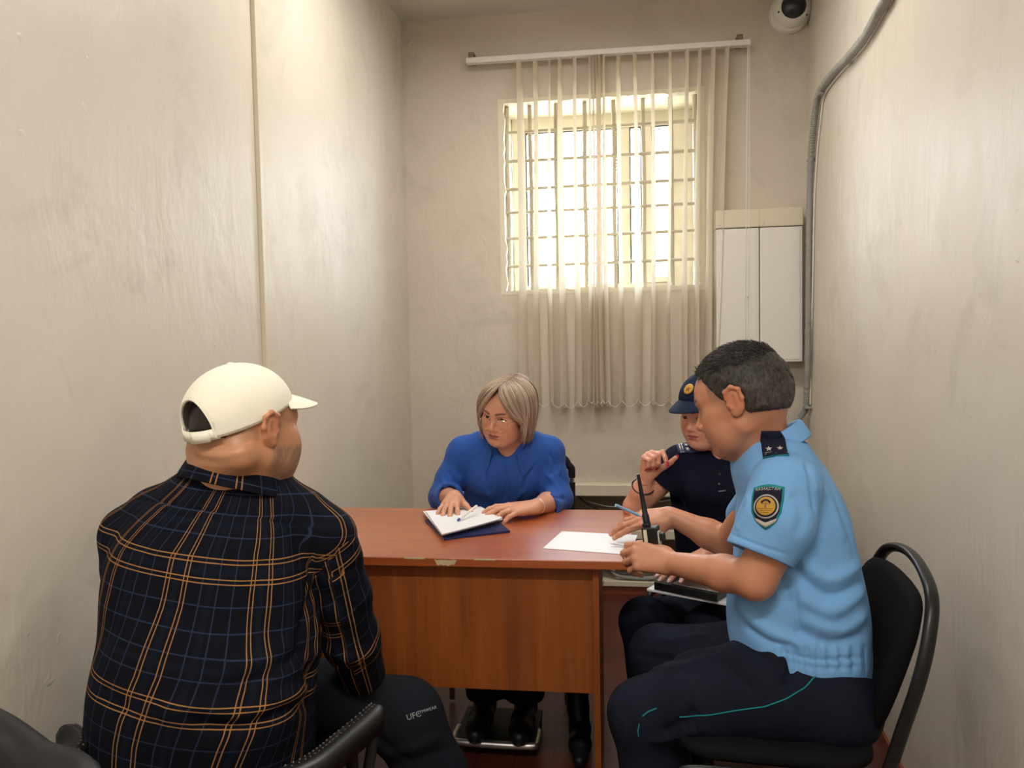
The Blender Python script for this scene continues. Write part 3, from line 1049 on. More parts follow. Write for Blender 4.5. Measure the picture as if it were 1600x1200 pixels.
# back wall with the window hole and the recess for the pipes
def wall_back():
    nx, nz = 90, 90
    ragged = np.random.RandomState(3)
    mb = MB()
    xs = [XL-.02, WX0, WX1, 1.02]; 
    N0z = 0.60     # the wall ends above the recess
    xN0, xN1 = -0.55, 0.93
    mb.box((XL-.1, YB, N0z), (WX0, YB+.06, H))
    mb.box((WX1, YB, N0z), (1.1, YB+.06, H))
    mb.box((WX0, YB, N0z), (WX1, YB+.06, WZ0))
    mb.box((WX0, YB, WZ1), (WX1, YB+.06, H))
    mb.box((XL-.1, YB, 0), (xN0, YB+.06, N0z))
    o = mb.build('wall_back', M['wall_back'])
    props(o, kind='structure')
    # reveal of the window, a thick masonry wall
    mb = MB()
    mb.box((WX0-.2, YB+.06, WZ0-.3), (WX0, YW, WZ1+.3))
    mb.box((WX1, YB+.06, WZ0-.3), (WX1+.2, YW, WZ1+.3))
    mb.box((WX0, YB+.06, WZ1), (WX1, YW, WZ1+.3))
    mb.box((WX0, YB+.06, WZ0-.3), (WX1, YW, WZ0))
    # broken plaster edge round the opening
    rr = random.Random(5)
    per = []
    for i in range(26): per.append((WX0+(WX1-WX0)*i/26, WZ0))
    for i in range(26): per.append((WX1, WZ0+(WZ1-WZ0)*i/26))
    for i in range(26): per.append((WX1-(WX1-WX0)*i/26, WZ1))
    for i in range(26): per.append((WX0, WZ1-(WZ1-WZ0)*i/26))
    k = len(mb.v)
    n = len(per)
    for (x, z) in per:
        cx, cz = (WX0+WX1)/2, (WZ0+WZ1)/2
        a = rr.uniform(-.012, .006)
        sx = -1 if x < cx else 1; sz = -1 if z < cz else 1
        ex = a*(abs(x-cx)/.5)*sx; ez = rr.uniform(-.010, .004)*(abs(z-cz)/.5)*sz
        mb.v.append(Vector((x-.012*sx*0+ex, YB-.004, z+ez)))
        mb.v.append(Vector((x+.028*sx*(abs(x-cx) > .49), YB-.0015, z+.022*sz*(abs(z-cz) > .48))))
        mb.v.append(Vector((x+ex*.6, YB+.05, z+ez*.6)))
    for i in range(n):
        j = (i+1) % n
        mb.f.append((k+3*i, k+3*j, k+3*j+1, k+3*i+1)); mb.mi.append(0)
        mb.f.append((k+3*i, k+3*i+2, k+3*j+2, k+3*j)); mb.mi.append(0)
    o = mb.build('trim_1', M['reveal'])
    props(o, kind='structure')
wall_back()

def panel(name, lo, hi, m):
    o = MB().box(lo, hi).build(name, m)
    return props(o, kind='structure')

# recess low in the back wall where the pipes run
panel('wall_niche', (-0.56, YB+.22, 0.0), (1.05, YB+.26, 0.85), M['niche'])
panel('trim_2', (-0.60, YB+.06, 0.0), (-0.55, YB+.26, .60), M['wall_back'])
panel('trim_3', (-0.60, YB+.06, .60), (1.05, YB+.26, .64), M['wall_back'])
panel('wall_left', (XL-.1, YR, 0), (XL, YB+.06, H), M['wall'])
mb = MB()
mb.hexa([(xr(YR), YR, 0), (xr(YR)+.1, YR, 0), (xr(YW)+.1, YW-.2, 0), (xr(YW-.2), YW-.2, 0),
         (xr(YR), YR, H), (xr(YR)+.1, YR, H), (xr(YW)+.1, YW-.2, H), (xr(YW-.2), YW-.2, H)])
props(mb.build('wall_right', M['wall']), kind='structure')
panel('wall_rear', (XL-.1, YR-.1, 0), (1.1, YR, H), M['wall'])
panel('ceiling', (XL-.1, YR-.1, H), (1.2, YB+.1, H+.08), M['ceiling'])
panel('floor', (XL-.1, YR-.1, -.06), (1.2, YB+.26, 0), M['floor'])
# skirting boards
mb = MB()
y0, y1 = YR, YB
mb.hexa([(xr(y0)-.012, y0, 0), (xr(y0), y0, 0), (xr(y1), y1, 0), (xr(y1)-.012, y1, 0),
         (xr(y0)-.010, y0, .030), (xr(y0), y0, .030), (xr(y1), y1, .030), (xr(y1)-.010, y1, .030)])
props(mb.build('baseboard_right', M['skirting']), kind='structure')
panel('baseboard_left', (XL, YR, 0), (XL+.012, YB, .05), M['skirting'])

# low brown plinth with a cream shelf on it in the recess, carrying the cables
panel('baseboard_back', (-0.55, YB-.03, 0), (xr(YB), YB+.22, .045), M['skirting'])
t = MB().box((-.55, YB-.045, .045), (xr(YB)-.01, YB+.22, .075)).build('trim_4', M['cream'], bevel=.004)
props(t, kind='structure')

# cream painted boards across the recess
def shelf_board(z0, z1, y0, y1, lab):
    o = MB().box((-.545, y0, z0), (xr(YB)-.012, y1, z1)).build('wall_board', M['cream'], bevel=.006)
    return props(o, lab, 'board', 'cream boards across the recess')
shelf_board(.535, .600, YB-.05, YB+.20, 'thick cream board capping the pipe recess at the back wall')
shelf_board(.385, .410, YB-.02, YB+.05, 'thin cream board in the recess, second from the top')
shelf_board(.300, .350, YB-.03, YB+.05, 'cream board in the recess just above the lowest one')
shelf_board(.170, .215, YB-.03, YB+.05, 'lowest cream board in the recess, above the coiled cable')
mb = MB().tube([(.30, YB-.035, .10), (.345, YB-.035, .46)], .012, 8)
props(mb.build('support_strut', M['black_metal'], smooth=True), 'dark strut leaning in the recess behind the policewoman', 'strut')
# cables in the recess
def cable(pts, r, m, lab, n=10):
    o = MB().tube(curve_pts(pts, n), r, 8).build('cable', m, smooth=True)
    return props(o, lab, 'cable')
cable([(-.30, YB+.14, .53), (-.20, YB+.02, .47), (-.05, YB-.03, .44), (.15, YB+.0, .50), (.35, YB+.1, .53)], .004, M['dark_plastic'], 'thin dark cable sagging under the cream board at the back')
cable([(-.34, YB+.14, .51), (-.10, YB-.02, .475), (.10, YB-.04, .50), (.4, YB+.08, .52)], .003, M['conduit'], 'thin grey cable sagging under the cream board at the back')
cable([(-.10, YB-.01, .16), (-.06, YB-.025, .105), (.04, YB-.03, .09), (.14, YB-.03, .095), (.20, YB-.02, .13), (.28, YB+.02, .16)], .012, M['conduit'], 'thick grey cable lying on the low cream shelf')
cable([(-.12, YB-.02, .14), (-.04, YB-.035, .115), (.06, YB-.035, .118), (.16, YB-.02, .16), (.26, YB+.03, .20)], .004, M['dark_plastic'], 'thin black cable over the thick grey one on the low shelf')
mb = MB().box((.16, YB-.02, .078), (.26, YB+.06, .125))
props(mb.build('cable_adapter', M['dark_plastic'], bevel=.006), 'black adapter box on the low cream shelf', 'adapter')
# white plastic conduit clips on the desk's edge are part of the desk (below)

# window: frame with two lights, glass, grille, all in the deep recess
WF = 4.46
wf = MB()
fx0, fx1, fz0, fz1 = WX0+.005, WX1-.005, WZ0+.0, 2.63
def wbox(x0, x1, z0, z1, y0=WF, y1=WF+.06, mi=0): wf.box((x0, y0, z0), (x1, y1, z1), mi)
def wx(px): return P(px, 330, WF).x
def wz(py): return P(940, py, WF).z
gx0, gx1 = wx(823), wx(966)
hx0, hx1 = wx(1018), wx(1052)
gz1 = wz(202)
wbox(fx0, gx0, WZ0, fz1+.03)
wbox(hx1, fx1, WZ0, fz1+.03)
wbox(gx0, hx1, gz1, fz1+.03)
wbox(gx0, hx1, WZ0, WZ0+.045)
wbox(gx1, wx(985), WZ0+.045, gz1)
wf.box((wx(1003), WF-.015, WZ0+.045), (hx0, WF+.05, gz1))
wf.box((hx0, WF-.015, WZ0+.045), (hx1, WF+.05, WZ0+.078))
win = wf.build('window_1', M['frame_pvc'], bevel=.004)
props(win, kind='structure')
MB().box((gx0, WF+.02, WZ0+.045), (gx1, WF+.026, gz1)).box((wx(985), WF+.02, WZ0+.045), (wx(1003), WF+.026, gz1)).box((hx0, WF+.02, WZ0+.078), (hx1, WF+.026, gz1)).build('window_pane', M['glass'], win)
gk = MB()
for a, b, z0 in ((gx0, gx1, WZ0+.045), (wx(985), wx(1003), WZ0+.045), (hx0, hx1, WZ0+.078)):
    gk.box((a, WF-.004, z0), (a+.006, WF+.01, gz1)).box((b-.007, WF-.004, z0), (b, WF+.01, gz1)).box((a, WF-.004, gz1-.005), (b, WF+.01, gz1))
gk.build('window_gasket', M['gasket'], win)

YG = 4.22
gr = thing('window_grille', 'painted rebar security grille across the window recess', 'window grille', (-.12, YG, WZ0))
for px in (794, 830, 870, 914.6, 960, 1006, 1049, 1087):
    x = P(px, 300, YG).x
    zz = np.linspace(WZ0-.01, WZ1+.01, 120)
    pts = [(x+.002*math.sin(z*9+px), YG, z) for z in zz]
    rs = [.0115+.0018*(i % 2) for i in range(120)]
    MB().tube(pts, rs, 7).build('vertical_bar', M['rebar'], gr, smooth=True)
for py, r in ((199, .009), (245, .0095), (289, .0095), (326, .017), (367, .0085), (411, .0085)):
    z = P(940, py, YG).z
    MB().tube([(WX0-.01, YG-.012, z-.004), (0, YG-.012, z), (WX1+.01, YG-.012, z+.004)], r, 8, flat=.5 if r > .01 else 1).build('cross_bar', M['rebar'], gr, smooth=True)

# outside: yard, fence and a low building in the sun
panel('ground_outside', (-14, YW+.3, -.4), (14, 40, -.35), mat('pale_ground', srgb(214, 204, 186), .9))
ext = thing('outbuilding', 'sunlit pale building with an ochre band seen through the window', 'building', (0, 14, -.35))
zb = P(940, 368, 14).z; zt = P(940, 408, 14).z
MB().box((-6, 14, -.35), (4.2, 20, P(940, 385, 14).z)).build('wall', mat('sunlit_wall', srgb(236, 232, 222), .9), ext)
MB().box((-6.2, 13.7, P(940, 388, 14).z), (4.4, 20.2, P(940, 370, 14).z)).build('cornice', mat('ochre_cornice', srgb(224, 178, 112), .9), ext)
fn = thing('yard_fence', 'pale sheet fence standing in the yard outside the window', 'fence', (0, 11, -.35))
for i in range(26):
    MB().box((-5+i*.36, 11, -.35), (-5+i*.36+.33, 11.05, P(940, 398, 11).z+.03*math.sin(i*2.1))).build('fence_board', mat('fence_board', srgb(222, 214, 200), .8) if i == 0 else bpy.data.materials['fence_board'], fn)

# vertical blind
bl = thing('vertical_blind', 'white vertical slat blind hanging askew across the barred window', 'blind', (.0, YB-.06, 1.0))
YS = YB-.075
ra, rb = P(729, 97, YS), P(1172, 68, YS)
tr_ = MB()
dv = (rb-ra).normalized(); nn = Vector((0, 0, 1)); nn = (nn-dv*nn.dot(dv)).normalized()
def rp(t, dy, dz): return ra+(rb-ra)*t+Vector((0, dy, 0))+nn*dz
tr_.hexa([rp(0, -.02, -.012), rp(1, -.02, -.012), rp(1, .02, -.012), rp(0, .02, -.012), rp(0, -.02, .016), rp(1, -.02, .016), rp(1, .02, .016), rp(0, .02, .016)])
rail = tr_.build('headrail', M['white_metal'], bl, bevel=.003)
for t, w in ((.008, .03), (.955, .03)):
    q = rp(t, .0, .016)
    MB().box((q.x, q.y-.012, q.z-.012), (q.x+w, YB, q.z+.030)).build('rail_bracket', mat('bracket_putty', srgb(120, 112, 92), .7), bl, bevel=.003)
tops = [814.6, 839.6, 862.5, 880, 904, 928, 933, 937, 941, 949, 973, 999, 1025, 1051, 1076, 1096, 1117, 1139]
bots = [820, 841, 861, 881, 903, 922, 929, 936, 942, 949, 971, 998, 1021, 1045, 1070, 1088, 1103, 1113]
wid = [12, 9, 10, 9, 11, 5, 4, 4, 6, 7, 10, 13, 8, 9, 9, 8, 9, 8]
dgr = [1, 1, -1, 1, -1, 1, -1, 1, 1, -1, 1, 1, -1, 1, -1, -1, -1, -1]
rs_ = random.Random(9)
weights = []
for i, (a, b) in enumerate(zip(tops, bots)):
    t = (a-729)/(1172-729)
    zt = rp(t, 0, -.014)
    pyb = 637 - (a-814)*0.016 + rs_.uniform(-2, 2)
    B = P(b, pyb, YS)
    n = 14; W2 = .0445
    sl = wid[i]/2/300.0
    vs, fs = [], []
    tw = rs_.uniform(-.12, .12)
    for k in range(n+1):
        q = k/n
        ctr = Vector((zt.x, YS, zt.z)).lerp(Vector((B.x, YS, B.z)), q)
        ctr.x += .004*math.sin(q*5+i)
        sw = sl*(0.5+.55*q+.12*math.sin(q*7+i*2))
        ang = math.acos(min(.96, sw/W2))*dgr[i]+tw*q
        for j in range(6):
            s_ = (j/5-.5)*2*W2
            bow = .006*(1-(j/2.5-1)**2)
            vs.append((ctr.x+s_*math.cos(ang)+bow*math.sin(ang), ctr.y+s_*math.sin(ang)*.8-bow*math.cos(ang), ctr.z))
    for k in range(n):
        for j in range(5):
            c = k*6+j
            fs.append((c, c+1, c+7, c+6))
    s1 = mesh_obj('slat', vs, fs, M['blind'], bl, True, True)
    MB().hexa([Vector(vs[-6])+Vector((0, -.001, -.002)), Vector(vs[-1])+Vector((0, -.001, -.002)), Vector(vs[-1])+Vector((0, .002, -.002)), Vector(vs[-6])+Vector((0, .002, -.002)),
               Vector(vs[-6])+Vector((0, -.001, .032)), Vector(vs[-1])+Vector((0, -.001, .032)), Vector(vs[-1])+Vector((0, .002, .032)), Vector(vs[-6])+Vector((0, .002, .032))]).build('slat_weight', M['blind'], s1)
    weights.append(Vector(((vs[-6][0]+vs[-1][0])/2, YS-.03, B.z+.012)))
ch = []
for a, b in zip(weights[:-1], weights[1:]):
    for k in range(6):
        q = k/6
        p = a.lerp(b, q); p.z += .022-.035*(4*q*(1-q))*min(1, (b-a).length/.05)
        ch.append(p)
MB().tube(ch, .0016, 5).build('bottom_chain', M['white_plastic'], bl, smooth=True)
MB().tube([P(1168.5, 72, YS-.03), P(1166, 300, YS-.03), P(1164, 560, YS-.03)], .0022, 6).tube([P(1171, 72, YS-.03), P(1171, 300, YS-.03), P(1168, 560, YS-.03)], .0018, 6).build('pull_cord', M['white_plastic'], bl, smooth=True)
_k = P(1168.5, 463, YS-.032)
MB().lathe([(0, -.006), (.005, -.004), (.005, .004), (0, .006)], _k, (0, 0, 1), 10).build('cord_bead', M['white_plastic'], bl, smooth=True)

# two flat metal cabinets beside the window
def cab(x0, x1, z0, z1, lab, d=.10):
    c = thing('wall_cabinet', lab, 'cabinet', ((x0+x1)/2, YB, z0), 0, 'white metal cabinets on the back wall')
    zl = z1-.095
    MB().box((x0, YB-d, z0), (x1, YB, zl)).build('body', M['white_metal'], c, bevel=.004)
    MB().box((x0-.003, YB-d-.006, zl+.003), (x1+.003, YB, z1)).build('lid', M['cream'], c, bevel=.005)
    MB().box((x0+.012, YB-d-.003, z0+.012), (x1-.012, YB-d+.002, zl-.012)).build('door', M['white_metal'], c, bevel=.002)
    MB().lathe([(0, .003), (.004, .002), (.004, 0)], (x0+.02, YB-d-.006, zl+.02), (0, -1, 0), 10).build('screw', M['steel'], c, smooth=True)
_z0, _z1 = P(1187, 566, YB-.1).z, P(1187, 326, YB-.1).z
cab(P(1119, 400, YB-.1).x, P(1186, 400, YB-.1).x, _z0, _z1, 'left one of two white metal wall cabinets, half behind the blind')
cab(P(1187.5, 400, YB-.1).x, P(1254, 400, YB-.1).x, _z0, _z1, 'right one of two white metal wall cabinets, next to the corner conduit')

# dome camera high in the corner
dc = thing('dome_camera', 'white dome security camera with a dark lens in the upper corner', 'security camera', (P(1235, 18, 4.1)))
cc = P(1233, 22, YB); ax = Vector((-.05, -1, -.10)).normalized()
cc = Vector((cc.x, YB, cc.z))
MB().lathe([(.0, 0), (.101, 0), (.101, .018), (.094, .030), (.0, .030)], cc, (0, -1, 0), 40).build('mounting_ring', M['white_plastic'], dc, smooth=True)
c2 = cc+Vector((.008, -.028, .010))
MB().lathe([(.095, 0), (.093, .018), (.082, .045), (.066, .058), (.060, .060), (.058, .054)], c2, ax, 40).build('housing', M['white_plastic'], dc, smooth=True)
_cd = c2+ax*.050
MB().lathe([(.059*math.cos(a), .048*math.sin(a)) for a in np.linspace(0, PI/2, 12)], _cd, ax, 36).build('dome', mat('smoked_dome', (.018, .022, .030), .06), dc, smooth=True)
for a in (200, 320, 80):
    q = math.radians(a)
    p = c2+Vector((math.cos(q)*.079, -.05, math.sin(q)*.079))
    MB().lathe([(0, .004), (.0045, .003), (.0045, -.004)], p, ax, 10).build('screw', M['dark_plastic'], dc, smooth=True)

# conduit and thin cable on the right wall
def onR(px, py, off=0.02):
    """point on the right wall plane (off in front of it) at a pixel"""
    d = ray(px, py); # x = .938-.06*(YB-y)-off
    c0 = 0.938-.060*YB-off
    t = c0/(d.x-.060*d.y)
    return Vector((0, 0, EYE))+d*t
cd = thing('wall_conduit', 'grey corrugated conduit bending down the right corner', 'conduit', onR(1265, 600))
pp = [(1396, -24), (1384, 0), (1372, 20), (1352, 56), (1325, 90), (1300, 116), (1283, 140), (1276, 160), (1271, 200), (1267, 250), (1265, 320), (1264, 400), (1263, 500), (1262, 570), (1260, 625), (1256, 645)]
p3 = [onR(x, y, .022) for x, y in pp]
p3[-1] = onR(1258, 641, .024)
p3 += [Vector((p3[-1].x-.035, min(p3[-1].y, YB-.02), p3[-1].z-.05)), Vector((p3[-1].x-.10, YB-.025, p3[-1].z-.17)), Vector((p3[-1].x-.14, YB-.025, p3[-1].z-.30))]
for q in p3: q.y = min(q.y, YB-.02)
pts = curve_pts(p3, 34)
dist = 0; rads = []
for i, q in enumerate(pts):
    if i: dist += (q-pts[i-1]).length
    rads.append(.0155+.0014*math.sin(dist*2*PI/.0065))
MB().tube(pts, rads, 10).build('tube', M['conduit'], cd, smooth=True)
for (x, y) in ((1377, 14), (1324, 96), (1284, 146), (1266, 250), (1264, 440), (1262, 637)):
    c = onR(x, y, .02)
    c.y = min(c.y, YB-.03)
    MB().box((c.x-.014, c.y-.016, c.z-.006), (c.x+.026, c.y+.016, c.z+.006)).build('clip', M['conduit'], cd, bevel=.003)
pp = [(1404, -24), (1392, 0), (1378, 26), (1352, 70), (1328, 98), (1305, 124), (1288, 150), (1282, 190), (1276, 250), (1272, 330), (1270, 440), (1267, 560), (1266, 632)]
props(MB().tube(curve_pts([onR(x, y, .006) for x, y in pp], 8), .0042, 8).build('thin_cable', M['white_plastic'], smooth=True), 'thin pale cable running beside the grey conduit', 'cable')

# cable trunking strip on the left wall
tk = MB()
def onL(px, py): 
    d = ray(px, py); t = XL/d.x
    return Vector((0, 0, EYE))+d*t
a, b = onL(391, 0), onL(416, 560)
yy = (a.y+b.y)/2
tk.hexa([(XL, yy-.016, 0.06), (XL+.014, yy-.012, .06), (XL+.014, yy+.012, .06), (XL, yy+.016, .06),
         (XL, yy-.016, H-.0), (XL+.014, yy-.012, H), (XL+.014, yy+.012, H), (XL, yy+.016, H)])
props(tk.build('cable_trunking', M['cream'], bevel=.002), 'narrow cream trunking strip running up the left wall', 'trunking')
# small hook nail in the back wall
c = P(637, 65, YB)
props(MB().lathe([(0, .008), (.006, .007), (.007, 0)], c, (0, -1, 0), 10).build('wall_screw', M['steel'], smooth=True), 'small screw in the back wall near the ceiling corner', 'screw')
# housings of the two unseen lamps; the desk one is added with its light
for y in (2.75, -.3):
    l = thing('unseen_lamp', 'long white ceiling lamp, the one %s' % ('added above the desk to light the back' if y > 0 else 'at the rear of the room'), 'lamp', (-.25, y, H), 0, 'ceiling lamps')
    MB().box((-.86, y-.14, H-.045), (.36, y+.14, H)).build('lamp_housing', M['white_metal'], l, bevel=.01)

# ------------------------------------------------------------------ the desk
TZ = .75
desk = thing('desk', 'brown wood-laminate desk with a chipped front edge', 'desk', (-.56, 2.45, 0), 0)
A = PZ(984, 797, TZ); B_ = PZ(530, 793, TZ)
dx = (A-B_).normalized(); dxy = math.atan2(dx.y, dx.x)*.8
R2 = Matrix.Rotation(dxy, 4, 'Z'); T0 = Matrix.Translation(Vector((A.x, A.y, 0)))
DF = T0 @ R2          # origin at the back right corner of the top, x to the right
TWD, TDP = 1.165, .665
MB().box((-TWD, -TDP, TZ-.025), (0, 0, TZ), 0, DF).build('desk_top', M['table_top'], desk, bevel=.0025)
MB().box((-TWD+.02, -TDP+.05, .35), (-.118, -TDP+.068, TZ-.026), 0, DF).build('modesty_panel', M['table_side'], desk, bevel=.001)
MB().box((-.118, -TDP+.035, 0), (-.100, -.02, TZ-.026), 0, DF).build('side_panel', M['table_side'], desk, bevel=.001)
MB().box((-TWD+.03, -TDP+.035, 0), (-TWD+.048, -.02, TZ-.026), 0, DF).build('side_panel', M['table_side'], desk, bevel=.001)
# chipped edge banding
def chip(px0, px1, seed):
    r = random.Random(seed)
    inv = DF.inverted()
    a = (inv @ PZ(px0, 871, TZ)).x; b = (inv @ PZ(px1, 871, TZ)).x
    up = [(a+(b-a)*i/10, TZ-.003-r.uniform(0, .003)) for i in range(11)]
    dn = [(a+(b-a)*(.12+.76*i/10), TZ-.018-r.uniform(0, .004)) for i in range(11)]
    y = -TDP-.0012
    k = MB()
    vs = [(x, y, z) for x, z in up]+[(x, y, z) for x, z in dn]+[(x, y+.002, z) for x, z in up]+[(x, y+.002, z) for x, z in dn]
    fs = [(i, 11+i, 12+i, i+1) for i in range(10)]
    k.add([DF @ Vector(v) for v in vs], fs)
    k.build('edge_chip', M['chip'], desk)
chip(679, 715, 1)
def chipthin(px0, px1):
    inv = DF.inverted()
    a = (inv @ PZ(px0, 871, TZ)).x; b = (inv @ PZ(px1, 871, TZ)).x
    MB().box((a, -TDP-.001, TZ-.004), (b, -TDP+.001, TZ+.0003), 0, DF).build('edge_chip', M['chip'], desk)
chipthin(632, 664); chipthin(742, 776)
# white putty blobs on the outer face of the side panel
for z in (.70, .66, .735):
    MB().lathe([(0, .010), (.008, .006), (.012, 0)], DF @ Vector((-.100, -.12, z-.03)), (1, 0, 0), 10).build('glue_blob', M['white_plastic'], desk, smooth=True)
MB().lathe([(0, .008), (.006, .005), (.010, 0)], DF @ Vector((-.100, -.12, .52)), (1, 0, 0), 10).build('glue_blob', M['white_plastic'], desk, smooth=True)

# ------------------------------------------------------------------ paper things on the desk
def sheet_on(cs, z0, z1, name, m, curl=0.0, n=8, parent=None):
    """a stack of sheets through four px corners (near-left, near-right, far-right, far-left)"""
    c = [PZ(x, y, z1) for x, y in cs]
    vs, fs = [], []
    for lay, z in ((0, z0), (1, z1)):
        for i in range(n+1):
            for j in range(n+1):
                u, v = i/n, j/n
                p = c[0]*(1-u)*(1-v)+c[1]*u*(1-v)+c[2]*u*v+c[3]*(1-u)*v
                vs.append((p.x, p.y, z+curl*(u**3)*(1-v)))
    K = (n+1)**2
    for i in range(n):
        for j in range(n):
            a = i*(n+1)+j
            fs.append((K+a, K+a+n+1, K+a+n+2, K+a+1)); fs.append((a, a+1, a+n+2, a+n+1))
    rim = [i*(n+1) for i in range(n+1)]+[n*(n+1)+j for j in range(1, n+1)]+[i*(n+1)+n for i in range(n-1, -1, -1)]+[j for j in range(n-1, 0, -1)]
    for a, b in zip(rim, rim[1:]+rim[:1]): fs.append((a, b, K+b, K+a))
    return mesh_obj(name, vs, fs, m, parent, False)
o = sheet_on([(694, 841), (797, 829), (762, 800), (664, 812)], TZ+.0008, TZ+.0070, 'folder', M['navy'])
props(o, 'navy blue folder lying under the stack of papers on the desk', 'folder')
for k in range(7):
    r = random.Random(k+3)
    j = lambda: r.uniform(-2.2, 2.2)
    cs = [(691+j()*.5, 836+j()*.3-k*.25), (784+j(), 812+j()*.6-k*.2), (751+j(), 792+j()*.4), (663+j(), 799+j()*.4)]
    z = TZ+.0076+k*.0026
    o = sheet_on(cs, z, z+.0020, 'paper_sheaf', M['paper'], .004)
    nm = ['lowest', 'second lowest', 'third from the bottom', 'middle', 'third from the top', 'second from the top', 'topmost'][k]
    props(o, nm+' sheaf in the white paper stack under her hand', 'paper', 'paper stack on the desk')
o = sheet_on([(848, 856.5), (984, 866.5), (996, 836), (878, 830)], TZ+.0006, TZ+.0016, 'paper_sheet', M['paper'])
props(o, 'single blank white sheet on the right end of the desk', 'paper')
# ------------------------------------------------------------------ people
def pv(px, py, Y): return np.array(P(px, py, Y))
def secs(o, Fm, rows):
    out = []
    for px, py, Y, a, b in rows:
        q = Fm@(pv(px, py, Y)-np.array(o))
        out.append((q[2], q[0], q[1], a, b))
    return sorted(out)
def bb(c, r): return (np.array(c)-r, np.array(c)+np.array(r))
BIG = 0.6

def hollow(S, p, d, r, depth=.03):
    """opens a sleeve end: p end centre, d outward direction"""
    p = np.array(p); d = nv(d)
    S.caps(p-d*depth, p+d*.04, r, r, .003, 's')

def cut_plane(S, c, n, R, k=.006):
    c = np.array(c); S.half(c, n, c-R, c+R, k)

def torso_attr(V, o, Fm, rowsz, R=.2, shear=0.0):
    L = (V-np.array(o))@Fm.T
    R_ = np.array(rowsz)
    cx = np.interp(L[:, 2], R_[:, 0], R_[:, 1]); cy = np.interp(L[:, 2], R_[:, 0], R_[:, 2])
    a = np.interp(L[:, 2], R_[:, 0], R_[:, 3]); b = np.interp(L[:, 2], R_[:, 0], R_[:, 4])
    ang = np.arctan2((L[:, 0]-cx)/a, -(L[:, 1]-cy)/b)
    return ang, L

# ============ A: the man in the plaid shirt
manA = thing('person', 'man seen from behind in a dark plaid shirt and white cap, seated at the left', 'person', P(330, 1200, 1.44)-Vector((0, 0, .03)))
oA = pv(320, 1000, 1.46)
FA = frame((-.04, 1, 0), (0, 0, 1))
rowsA = [(318, 1300, 1.42, .215, .165), (315, 1200, 1.42, .226, .165), (318, 1100, 1.44, .226, .16), (331, 1000, 1.46, .223, .155), (329, 900, 1.48, .217, .150),
         (328, 840, 1.50, .203, .138), (340, 800, 1.51, .172, .120), (352, 768, 1.52, .130, .100), (363, 742, 1.53, .100, .090), (369, 708, 1.53, .089, .085)]
sA = secs(oA, FA, rowsA)
FhA = frame((.46, .89, -.05), (-.02, -.02, 1))
hA = pv(388, 668, 1.52)
S = SDF()
head(S, hA, FhA, 1.09, wide=1.05, jaw=1.12, fat=.008)
S.chain([hA+FhA@np.zeros(3)+np.array([-.02, -.02, -.02]), pv(372, 700, 1.505), pv(366, 760, 1.53)], [.068, .080, .088], .03)
S.caps(pv(318, 706, 1.47), pv(375, 712, 1.43), .030, .030, .03)
S.loft(oA, FA, [(z, x, y, a*.86, b*.86) for z, x, y, a, b in sA], .03)
shRA, shLA = pv(513, 838, 1.55), pv(200, 835, 1.50)
armRA = [shRA, pv(523, 878, 1.56), pv(534, 930, 1.59), pv(550, 1000, 1.65), pv(566, 1052, 1.72)]
armLA = [shLA, pv(204, 890, 1.50), pv(208, 950, 1.52), pv(222, 1010, 1.56)]
S.chain(armRA, [.05, .045, .045, .042, .042], .02)
S.chain(armLA, [.05, .045, .045, .042], .02)
wrRA, wrLA = pv(552, 1010, 1.97), pv(405, 1005, 1.93)
S.chain([armRA[-1], wrRA], [.042, .027], .01); S.chain([armLA[-1], wrLA], [.042, .027], .01)
hand(S, wrRA, (-.1, .9, -.3), (0, .3, 1), -1, 1.05, [(40, 50, 30)]*4)
hand(S, wrLA, (.05, .9, -.2), (0, .3, 1), 1, 1.05, [(40, 50, 30)]*4)
V, Fc = S.mesh(.006, [(hA-np.array([.14, .14, .16]), hA+np.array([.14, .15, .16]), .0022)], 1)
V = strokes(V, Fc, [([(300, 676), (330, 681), (362, 676), (385, 668)], .0035, -.004), ([(304, 692), (330, 696), (352, 693)], .003, -.003), ([(300, 704), (345, 712), (392, 700)], .007, .004)], 1.5)
skA = np.array(srgb(196, 146, 112))
col = paint(V, skA, .04, 3)
col = face_paint(V, col, hA, FhA, 1.09, skA, srgb(150, 90, 80), (0.02, .015, .012), 1.05, stubble=.75, buzz=((.17, .12, .08), .30), red=.5)
Lh = (V-hA)@FhA.T/1.09
col = blob(col, ((Lh[:, 2] > -.012)*(Lh[:, 1] < -.02))*(np.abs(Lh[:, 0]) < .055)*1.0, (.018, .012, .010))
bodyA = np_mesh('body', V, Fc, skin_mat('skin_tanned'), manA, col)
eyes(hA, FhA, 1.09, None, manA, 1.05)

